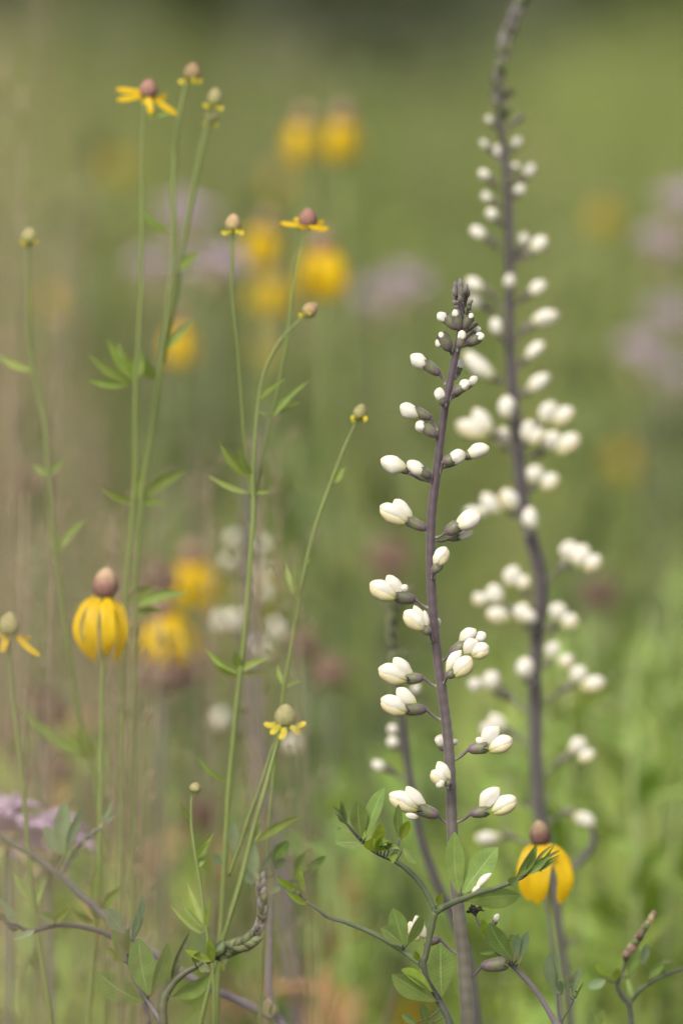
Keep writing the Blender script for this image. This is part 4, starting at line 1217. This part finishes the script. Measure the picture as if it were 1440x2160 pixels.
    for b, t, w in [((66, 1900), (28, 1830), 14), ((72, 1920), (100, 1850), 14)]:
        cleaf(T, b, t, w, D)

    # K
    D = .10
    path = [(600, 1545), (585, 1570), (560, 1660), (532, 1760), (510, 1850), (480, 1950), (462, 2010), (445, 2070), (422, 2170)]
    T = thing('coneflower', 'coneflower with round olive cone and short yellow ray stubs, low stalk', 'wildflower', ground_point(path, D))
    stem(T, path, D, [7, 11, 13, 13, 13, 13, 12, 12, 12], CSTEM, ground=True)
    stem(T, [(592, 1548), (574, 1580), (552, 1650), (520, 1740), (500, 1800), (482, 1848)], D + .01, [6, 9, 10, 10, 10, 9], CSTEM, name='branch')
    head(T, (602, 1534), (603, 1484), 46, D, CONEGREEN, [([(590, 1524), (572, 1530), (556, 1526)], 12), ([(592, 1528, -.003), (580, 1540, -.006), (570, 1548, -.006)], 12), ([(600, 1534, -.004), (598, 1548, -.006), (590, 1560, -.006)], 13), ([(614, 1526), (630, 1530), (645, 1524)], 11), ([(612, 1530, -.003), (624, 1540, -.004), (634, 1548, -.003)], 12), ([(606, 1530, .005), (618, 1536, .008), (630, 1536, .009)], 9)], raymat=YELLOWPALE)
    for b, t, w in [((540, 1776), (642, 1720), 18), ((545, 1780), (550, 1722), 14), ((470, 2030), (440, 1990), 12), ((470, 2050), (480, 1990), 12)]:
        cleaf(T, b, t, w, D)

    # L: little bud
    D = .09
    path = [(410, 1668), (404, 1690), (404, 1740), (412, 1800), (422, 1860), (430, 1920), (440, 1990), (450, 2060), (452, 2170)]
    T = thing('coneflower', 'small low coneflower bud with a round yellowish button', 'wildflower', ground_point(path, D))
    stem(T, path, D, [5, 6, 7, 8, 8, 9, 9, 9, 9], CSTEM, ground=True)
    head(T, (411, 1672), (414, 1650), 24, D, CONEGREEN, sepals=7)
    for b, t, w in [((402, 1730), (378, 1690), 9), ((416, 1810), (455, 1752), 12), ((418, 1812), (448, 1770), 9), ((420, 1830), (436, 1790), 15), ((428, 1950), (396, 1862), 17), ((426, 1970), (360, 1910), 12), ((432, 1960), (375, 1890), 10), ((436, 1960), (446, 1890), 10)]:
        cleaf(T, b, t, w, D, bow=.03)

    # M: yellow one between the two big stalks
    D = .17
    path = [(1148, 1785), (1155, 1850), (1166, 1940), (1180, 2040), (1195, 2170)]
    T = thing('coneflower', 'bright yellow drooping coneflower behind the forked branch tip', 'wildflower', ground_point(path, D))
    stem(T, path, D, [9, 9, 10, 11, 12], CSTEM, ground=True)
    head(T, (422, 1030), (404, 868), 128, D, CONEBROWN, [([(400, 1025), (350, 1090, -.003), (318, 1210, -.004), (345, 1380, -.002)], 110, 15), ([(430, 1030, -.004), (430, 1130, -.010), (410, 1270, -.011), (395, 1400, -.008)], 120, 0),
                                                         ([(460, 1025, -.002), (530, 1120, -.005), (575, 1250, -.006), (540, 1400, -.004)], 105, -20), ([(470, 1030), (560, 1110, .001), (596, 1230, .002), (580, 1350, .002)], 80, -30),
                                                         ([(400, 1030, .004), (380, 1150, .012), (380, 1300, .012)], 110, 0), ([(440, 1035, -.003), (475, 1080, -.008), (490, 1130, -.009)], 60, 0)], '8')


build_coneflowers()


# ------------------------------------------------------------------ blurred flowers standing farther back
def ray_proto():
    mb = MB()
    sp = [Vector(q) for q in catmull([(.004, 0, 0), (.009, 0, -.003), (.0125, 0, -.012), (.0125, 0, -.022), (.009, 0, -.031)], 3)]
    blade(mb, sp, Vector((0, 1, 0)), .0088, 'strap', .1, nv=2, cup=-.2)
    me = mb.mesh('ray_petal'); me.materials.append(YELLOW)
    return me


def cone_proto():
    mb = MB(); cone_mesh(mb, Vector((0, 0, -.004)), Vector((0, 0, .014)), .0145)
    me = mb.mesh('cone'); me.materials.append(CONEBROWN)
    return me


RAY, CONE = ray_proto(), cone_proto()


def simple_stem(e, top, base, r, mat, wob=.02):
    mid = (top * .45 + base * .55) + Vector((random.uniform(-wob, wob), random.uniform(-wob, wob), 0))
    pv = [Vector(q) for q in catmull([tuple(base - Vector((0, 0, .01))), tuple(mid), tuple(top)], 5)]
    mb = MB(); tube(mb, pv, [r * (1.15 - .4 * i / len(pv)) for i in range(len(pv))], 6)
    return part('stem', mb, mat, e, base)


LANCE = None


def lance_mesh(L, w, mat, name='leaf', droop=.25):
    mb = MB()
    sp = [Vector((L * s, 0, L * (.28 * s - droop * s * s))) for s in [i / 6 for i in range(7)]]
    blade(mb, sp, Vector((0, 1, 0)), w, 'lance', .25, nv=1)
    me = mb.mesh(name); me.materials.append(mat)
    return me


CL_MESH = lance_mesh(.075, .013, CLEAF)


def back_coneflower(x, y, d, label, nray=8, k=1.0, face=0.0):
    top = P(x, y, d)
    base = Vector((top.x + random.uniform(-.05, .05), top.y + random.uniform(-.02, .05), 0))
    e = thing('coneflower', label, 'wildflower', base, 'yellow coneflowers blurred in the meadow behind')
    simple_stem(e, top, base, .0016, CSTEM)
    h = link('flower_head', None, e, top - base)
    k *= 1.0 if d < 1.5 else (.85 if d < 2.3 else .7)
    nray = nray if d < 1.5 else (6 if d < 2.3 else 4)
    h.scale = (k, k, k)
    h.rotation_euler = (random.uniform(-.2, .2), random.uniform(-.2, .2), random.uniform(0, 6))
    link('cone', CONE, h, (0, 0, 0))
    for i in range(nray):
        o = link('ray_petal', RAY, h, (0, 0, 0))
        o.rotation_euler = (random.uniform(-.08, .08), random.uniform(-.3, .15), 2 * math.pi * i / nray + random.uniform(-.12, .12))
    for i in range(4):
        o = link('leaf', CL_MESH, e, (top - base) * random.uniform(.45, .85))
        o.rotation_euler = (0, random.uniform(-.5, .1), random.uniform(0, 6.28))


L_ = 'blurred yellow coneflower '
for a in [(640, 262, 1.7, L_ + 'in the close pair, paler of the two'), (722, 255, 1.6, L_ + 'in the close pair, brighter of the two'),
          (560, 482, 1.7, L_ + 'behind the tan cone with short spreading rays'), (680, 528, 1.25, 'largest blurred yellow coneflower, glowing under the pinkish cone with thin rays'),
          (566, 588, 1.8, L_ + 'lowest of the bright cluster of three'), (378, 690, 1.6, L_ + 'behind the branched stalk of three tan cones'),
          (110, 610, 2.6, 'pale orange-yellow blurred coneflower beside the long curving bare stalk'), (556, 716, 2.6, L_ + 'dim, behind the sideways nodding cone'),
          (405, 1185, 1.15, L_ + 'above the spent brown heads'), (340, 1300, .8, 'streaky blurred yellow coneflower next to the showy drooping one'),
          (588, 366, 3.6, 'very faint yellow coneflower below the close pair'), (1270, 436, 3.0, 'lone faint yellow coneflower in the bright green side'),
          (1315, 950, 3.4, 'faint olive-yellow coneflower beyond the white spikes'), (265, 1310, 1.6, 'dim yellow coneflower half hidden behind the showy drooping one'),
          (708, 2085, 1.5, 'orange-yellow coneflower low among the branches'), (775, 2090, 1.6, 'low yellow coneflower seen under the forked branch'), (545, 1225, 2.2, 'dim yellow coneflower behind the mauve stalk'),
          (870, 2115, 1.7, 'low yellow coneflower behind the base of the forked branch'), (250, 330, 3.4, 'faint tan-yellow coneflower behind the single slender stalk')]:
    back_coneflower(*a)


# bee balm -----------------------------------------------------------
def floret_proto():
    mb = MB()
    pts = [Vector((0, 0, 0)), Vector((.010, 0, .006)), Vector((.019, 0, .010)), Vector((.027, 0, .008)), Vector((.032, 0, .002))]
    tube(mb, [Vector(q) for q in catmull([tuple(p) for p in pts], 2)], [.0010, .0012, .0015, .0019, .0024, .0028, .0028, .0020, .0008], 6)
    me = mb.mesh('floret'); me.materials.append(LAVENDER)
    return me


def bract_proto():
    me = lance_mesh(.028, .010, PALEBRACT, 'bract', .5)
    return me


FLORET, BRACT = floret_proto(), bract_proto()
BB_LEAF = lance_mesh(.06, .018, BACKLEAF)


def dome_mesh(mat, rr, spikes, sl):
    mb = MB()
    cone_mesh(mb, Vector((0, 0, -rr * .8)), Vector((0, 0, rr)), rr * 2)
    for i in range(spikes):
        z = 1 - 1.5 * (i + .5) / spikes
        a = i * 2.39996
        q = math.sqrt(max(0, 1 - z * z))
        dr = Vector((math.cos(a) * q, math.sin(a) * q, z))
        tube(mb, [dr * rr * .85, dr * (rr + sl)], [rr * .09, rr * .05], 5)
    me = mb.mesh('head'); me.materials.append(mat)
    return me


DOME = dome_mesh(PALEBRACT, .008, 40, .003)
SPENT = dome_mesh(BROWNHEAD, .0125, 90, .0045)


def bee_balm(x, y, d, label, n=18, k=1.0):
    top = P(x, y, d)
    base = Vector((top.x + random.uniform(-.04, .04), top.y + random.uniform(-.02, .04), 0))
    e = thing('bee_balm', label, 'wildflower', base, 'lavender bee balm in the meadow')
    simple_stem(e, top, base, .0019, LILACSTEM)
    h = link('flower_head', None, e, top - base)
    k *= .8 if d > 1 else .8
    n = n if d < 1 else 12
    h.scale = (k, k, k); h.rotation_euler = (random.uniform(-.2, .2), random.uniform(-.2, .2), 0)
    link('head', DOME, h, (0, 0, 0))
    for i in range(n):
        o = link('floret', FLORET, h, (0, 0, 0))
        o.rotation_euler = (random.uniform(-.2, .2), -random.uniform(-.1, 1.1), i * 2.4)
    for i in range(6):
        o = link('bract', BRACT, h, (0, 0, -.006))
        o.rotation_euler = (0, .2, i * 1.05)
    for i in range(6):
        o = link('leaf', BB_LEAF, e, (top - base) * (.45 + .45 * (i // 2) / 3))
        o.rotation_euler = (0, -.2, (i % 2) * math.pi + (i // 2) * 1.5)


for a in [(450, 585, 1.9, 'lavender bee balm blur just beside the branched three-headed coneflower'), (392, 478, 2.3, 'dim lavender bee balm behind the crossing coneflower stalks'), (330, 592, 2.5, 'dim lavender bee balm low beside the single slender stalk'),
          (850, 628, 2.6, 'pale lilac bee balm blur beside the sharp spike tip'), (790, 655, 3.2, 'faint lilac bee balm beside the pale lilac one'), (1395, 545, 2.4, 'grey-lilac bee balm in the green side, beside a higher one'),
          (1440, 455, 2.4, 'grey-lilac bee balm standing higher at the edge of the green side'), (1355, 770, 2.6, 'grey-lilac bee balm lower in the green side'), (1415, 690, 2.6, 'grey-pink bee balm between two lilac ones in the green side'), (1430, 820, 2.9, 'dull lilac bee balm lowest of the group in the green side')]:
    bee_balm(*a)
bee_balm(100, 1805, .46, 'pink bee balm with pale bracts beside the arching lilac stem', 22, 1.0)
bee_balm(18, 1765, .38, 'pink bee balm overlapping a second pink one', 20, .9)


def spent_head(x, y, d, label, k=1.0):
    top = P(x, y, d)
    base = Vector((top.x + random.uniform(-.04, .04), top.y + random.uniform(-.02, .04), 0))
    e = thing('spent_bee_balm', label, 'seed head', base, 'spent brown seed heads')
    simple_stem(e, top, base, .0018, LILACSTEM)
    k *= .72
    h = link('seed_head', SPENT, e, top - base)
    h.scale = (k, k, k)
    for i in range(4):
        o = link('leaf', BB_LEAF, e, (top - base) * (.4 + .4 * (i // 2) / 2))
        o.rotation_euler = (0, -.2, (i % 2) * math.pi + (i // 2) * 1.5)


for a in [(335, 1225, .9, 'pinkish brown seed head under the blurred yellow flower'), (345, 1420, .8, 'large dusty pink seed head below the streaky yellow flower', 1.5), (640, 1365, 1.3, 'dark red-brown seed head between coneflower stalks'), (695, 1420, 1.2, 'dark brown seed head beside the red-brown one'),
          (820, 1185, 1.8, 'pale tan seed head behind the sharp white flowers', 1.4), (1262, 1258, 1.7, 'tan seed head beyond the tall blurred stalk', 1.3), (85, 1500, .9, 'dark brown seed head near the low leaf fork', 1.3), (100, 1625, 1.0, 'rusty seed head low on the brown side', 1.2), (420, 1720, 1.2, 'dark seed head behind the small coneflower bud', 1.1),
          (30, 1560, 1.3, 'brown seed head beside the pale domed coneflower stalk', 1.2), (420, 1400, 1.6, 'faint brown seed head near the mauve stalk'), (1210, 1480, 2.0, 'faint tan seed head behind the blurred white flowers'), (60, 1030, 2.2, 'dim brown seed head behind the curving bare stalk', 1.4)]:
    spent_head(*a)


# leafy meadow plants, near enough to show their leaves ---------------
LEAFM = [lance_mesh(.085, .017, BACKLEAF), lance_mesh(.065, .014, BACKLEAF, droop=.4), lance_mesh(.10, .022, BACKLEAF, droop=.1)]


DARKLEAF = plant_mat('deep meadow leaf', [(0, (.09, .125, .04)), (1, (.10, .14, .045))], rough=.55, trans=.25, var=.2, nscale=60, vein=(.13, .17, .07), vein_w=.09)
LIMELEAF = plant_mat('lime meadow leaf', [(0, (.23, .27, .055)), (1, (.25, .285, .065))], rough=.55, trans=.3, var=.15, nscale=60, vein=(.36, .4, .12), vein_w=.09)
RUSTLEAF = plant_mat('rusty meadow leaf', [(0, (.26, .13, .06)), (1, (.34, .19, .09))], rough=.7, trans=.25, var=.2, nscale=60)
KINDS = {'green': LEAFM}
for kn, km in (('deep', DARKLEAF), ('lime', LIMELEAF), ('rust', RUSTLEAF)):
    KINDS[kn] = [lance_mesh(.085, .019, km), lance_mesh(.065, .016, km, droop=.4), lance_mesh(.10, .022, km, droop=.1)]


def leafy_plant(x, y, d, label, group, n=20, kind='green'):
    top = P(x, y, d)
    base = Vector((top.x + random.uniform(-.08, .08), top.y + random.uniform(-.03, .06), 0))
    e = thing('leafy_plant', label, 'plant', base, group)
    simple_stem(e, top, base, .0022, BACKSTEM, .03)
    v = top - base
    for i in range(n):
        s = .35 + .65 * i / n
        o = link('leaf', KINDS[kind][i % 3], e, v * s)
        k = 1.1 - .45 * (i / n)
        o.scale = (k, k, k)
        o.rotation_euler = (random.uniform(-.4, .4), -random.uniform(-.1, 1.0), i * 2.39996 + random.uniform(-.4, .4))


random.seed(77)
GL = 'leafy green plant without flowers, blurred behind the white spikes'
for i in range(46):
    x = random.uniform(960, 1500)
    d = random.uniform(.7, 2.6)
    y = 1230 + 420 * random.random() ** 1.0 + max(0, 1150 - x) * .6 + (1.6 - d) * 110
    leafy_plant(x, y, d, GL, 'leafy plants behind the white spikes')
GL = 'low leafy green plant without flowers, blurred among the coneflower stalks'
for i in range(26):
    x = random.uniform(-60, 960)
    d = random.uniform(.8, 2.6)
    y = random.uniform(1480, 1960)
    leafy_plant(x, y, d, GL, 'low leafy plants among the coneflower stalks', 16)


GL = 'deep green leafy plant standing tall behind the coneflower stalks'
for x, y, d in [(330, 820, 2.2), (620, 850, 2.0), (700, 800, 2.6), (660, 960, 1.7), (200, 300, 3.4), (560, 420, 3.6), (880, 900, 2.4), (800, 1040, 2.0), (360, 950, 1.8), (120, 420, 3.0), (720, 560, 3.4), (60, 900, 2.4), (450, 1000, 2.2), (40, 1080, 1.8)]:
    leafy_plant(x, y, d, GL, 'deep green plants behind the coneflower stalks', 24, 'deep')
GL = 'deep green leafy plant between the white spikes and the lilac bee balms'
for x, y, d in [(1240, 780, 3.0), (1300, 1000, 2.4), (1180, 640, 3.6), (1420, 900, 2.6), (1250, 1130, 2.0), (960, 700, 3.2)]:
    leafy_plant(x, y, d, GL, 'deep green plants behind the white spikes', 24, 'deep')
GL = 'low yellow-green leafy plant near the bee balm'
for x, y, d in [(60, 1960, .7), (120, 2010, .8), (180, 1990, 1.0), (260, 2020, .9), (30, 2060, .6), (330, 1900, 1.4), (90, 1880, 1.3), (220, 1840, 1.6), (420, 2060, 1.1), (20, 1660, 1.6), (600, 1960, 1.4), (640, 1700, 1.8), (760, 1900, 1.5)]:
    leafy_plant(x, y, d, GL, 'yellow-green plants near the bee balm', 16, 'lime')
GL = 'rusty brown withered plant low among the coneflower stalks'
for x, y, d in [(690, 1800, .9), (720, 1880, .8), (660, 1920, .9), (350, 1640, 1.4), (300, 1560, 1.5), (740, 1660, 1.6), (460, 1600, 1.6), (110, 1440, 1.4)]:
    leafy_plant(x, y, d, GL, 'withered rusty plants among the coneflower stalks', 14, 'rust')
GL = 'bright yellow-green leafy plant behind the yellow coneflower and white spikes'
for x, y, d in [(1330, 1420, 1.2), (1400, 1560, 1.0), (1290, 1700, 1.1), (1420, 1800, .9), (1230, 1560, 1.5), (1350, 1880, .8), (1080, 1500, 1.6), (1000, 1350, 1.8)]:
    leafy_plant(x, y, d, GL, 'yellow-green plants behind the white spikes', 18, 'lime')


# tall dry grass stalks, some close to the camera and wholly out of focus ------
SPIKELET = lance_mesh(.010, .0028, TANGRASS, 'spikelet', .1)


def grass_stalk(x, y, d, label, group, lean=.03, n=26, r=.0010):
    top = P(x, y, d)
    base = Vector((top.x + random.uniform(-lean, lean), top.y + random.uniform(-.03, .03), 0))
    e = thing('grass_stalk', label, 'grass', base, group)
    simple_stem(e, top, base, r, TANGRASS, .015)
    v = top - base
    mb = MB()
    L = v.length
    for i in range(n):
        s = 1 - .30 * (i + .5) / n
        a = i * 2.4
        p = base + v * s
        dr = Vector((math.cos(a) * .5, math.sin(a) * .5, .8)).normalized()
        ln = .012 + .05 * (1 - s) * random.uniform(.5, 1.3)
        q = p + dr * ln
        tube(mb, [p, q], [.0004, .0003], 4)
        ovoid(mb, q, q + dr * .006, .0022, n=6, rings=5)
    part('panicle', mb, TANGRASS, e, base + v * .7)
    for i in range(3):
        p0 = base + v * random.uniform(.15, .45)
        a = random.uniform(0, 6.28)
        p1 = p0 + Vector((math.cos(a) * .1, math.sin(a) * .1, random.uniform(.12, .3)))
        b = MB(); blade(b, spine_of(p0, p1, .12, Vector((0, 0, 1)), n=7), Vector((-math.sin(a), math.cos(a), 0)), .006, 'lance', .2, nv=1)
        part('blade', b, TANGRASS, e, p0)


random.seed(31)
for i in range(28):
    x = random.choice((random.uniform(-40, 330), random.uniform(100, 560), random.uniform(-40, 200)))
    d = random.uniform(.5, 2.6)
    grass_stalk(x, random.uniform(700, 1300) if x > 200 else random.uniform(-60, 1100) + (200 if x > 150 else 0), d, 'tall dry brownish grass stalk blurred behind the coneflowers', 'dry grass stalks behind the coneflowers')
for i in range(6):
    x = random.uniform(-150, 330)
    d = -random.uniform(1.7, 2.5)
    grass_stalk(x, random.uniform(500, 1500) + max(0, x - 200) * 1.2, d, 'dry grass stalk wholly out of focus before the coneflowers', 'out of focus grass stalks before the coneflowers', .02)

for i in range(16):
    x = random.uniform(60, 620)
    d = random.choice((random.uniform(-.6, -.3), random.uniform(.35, .8), random.uniform(.35, .8)))
    grass_stalk(x, random.uniform(860, 1350), d, 'thin dry grass stalk standing among the coneflower stalks', 'thin dry grass stalks among the coneflowers', .03, 22, .0006)
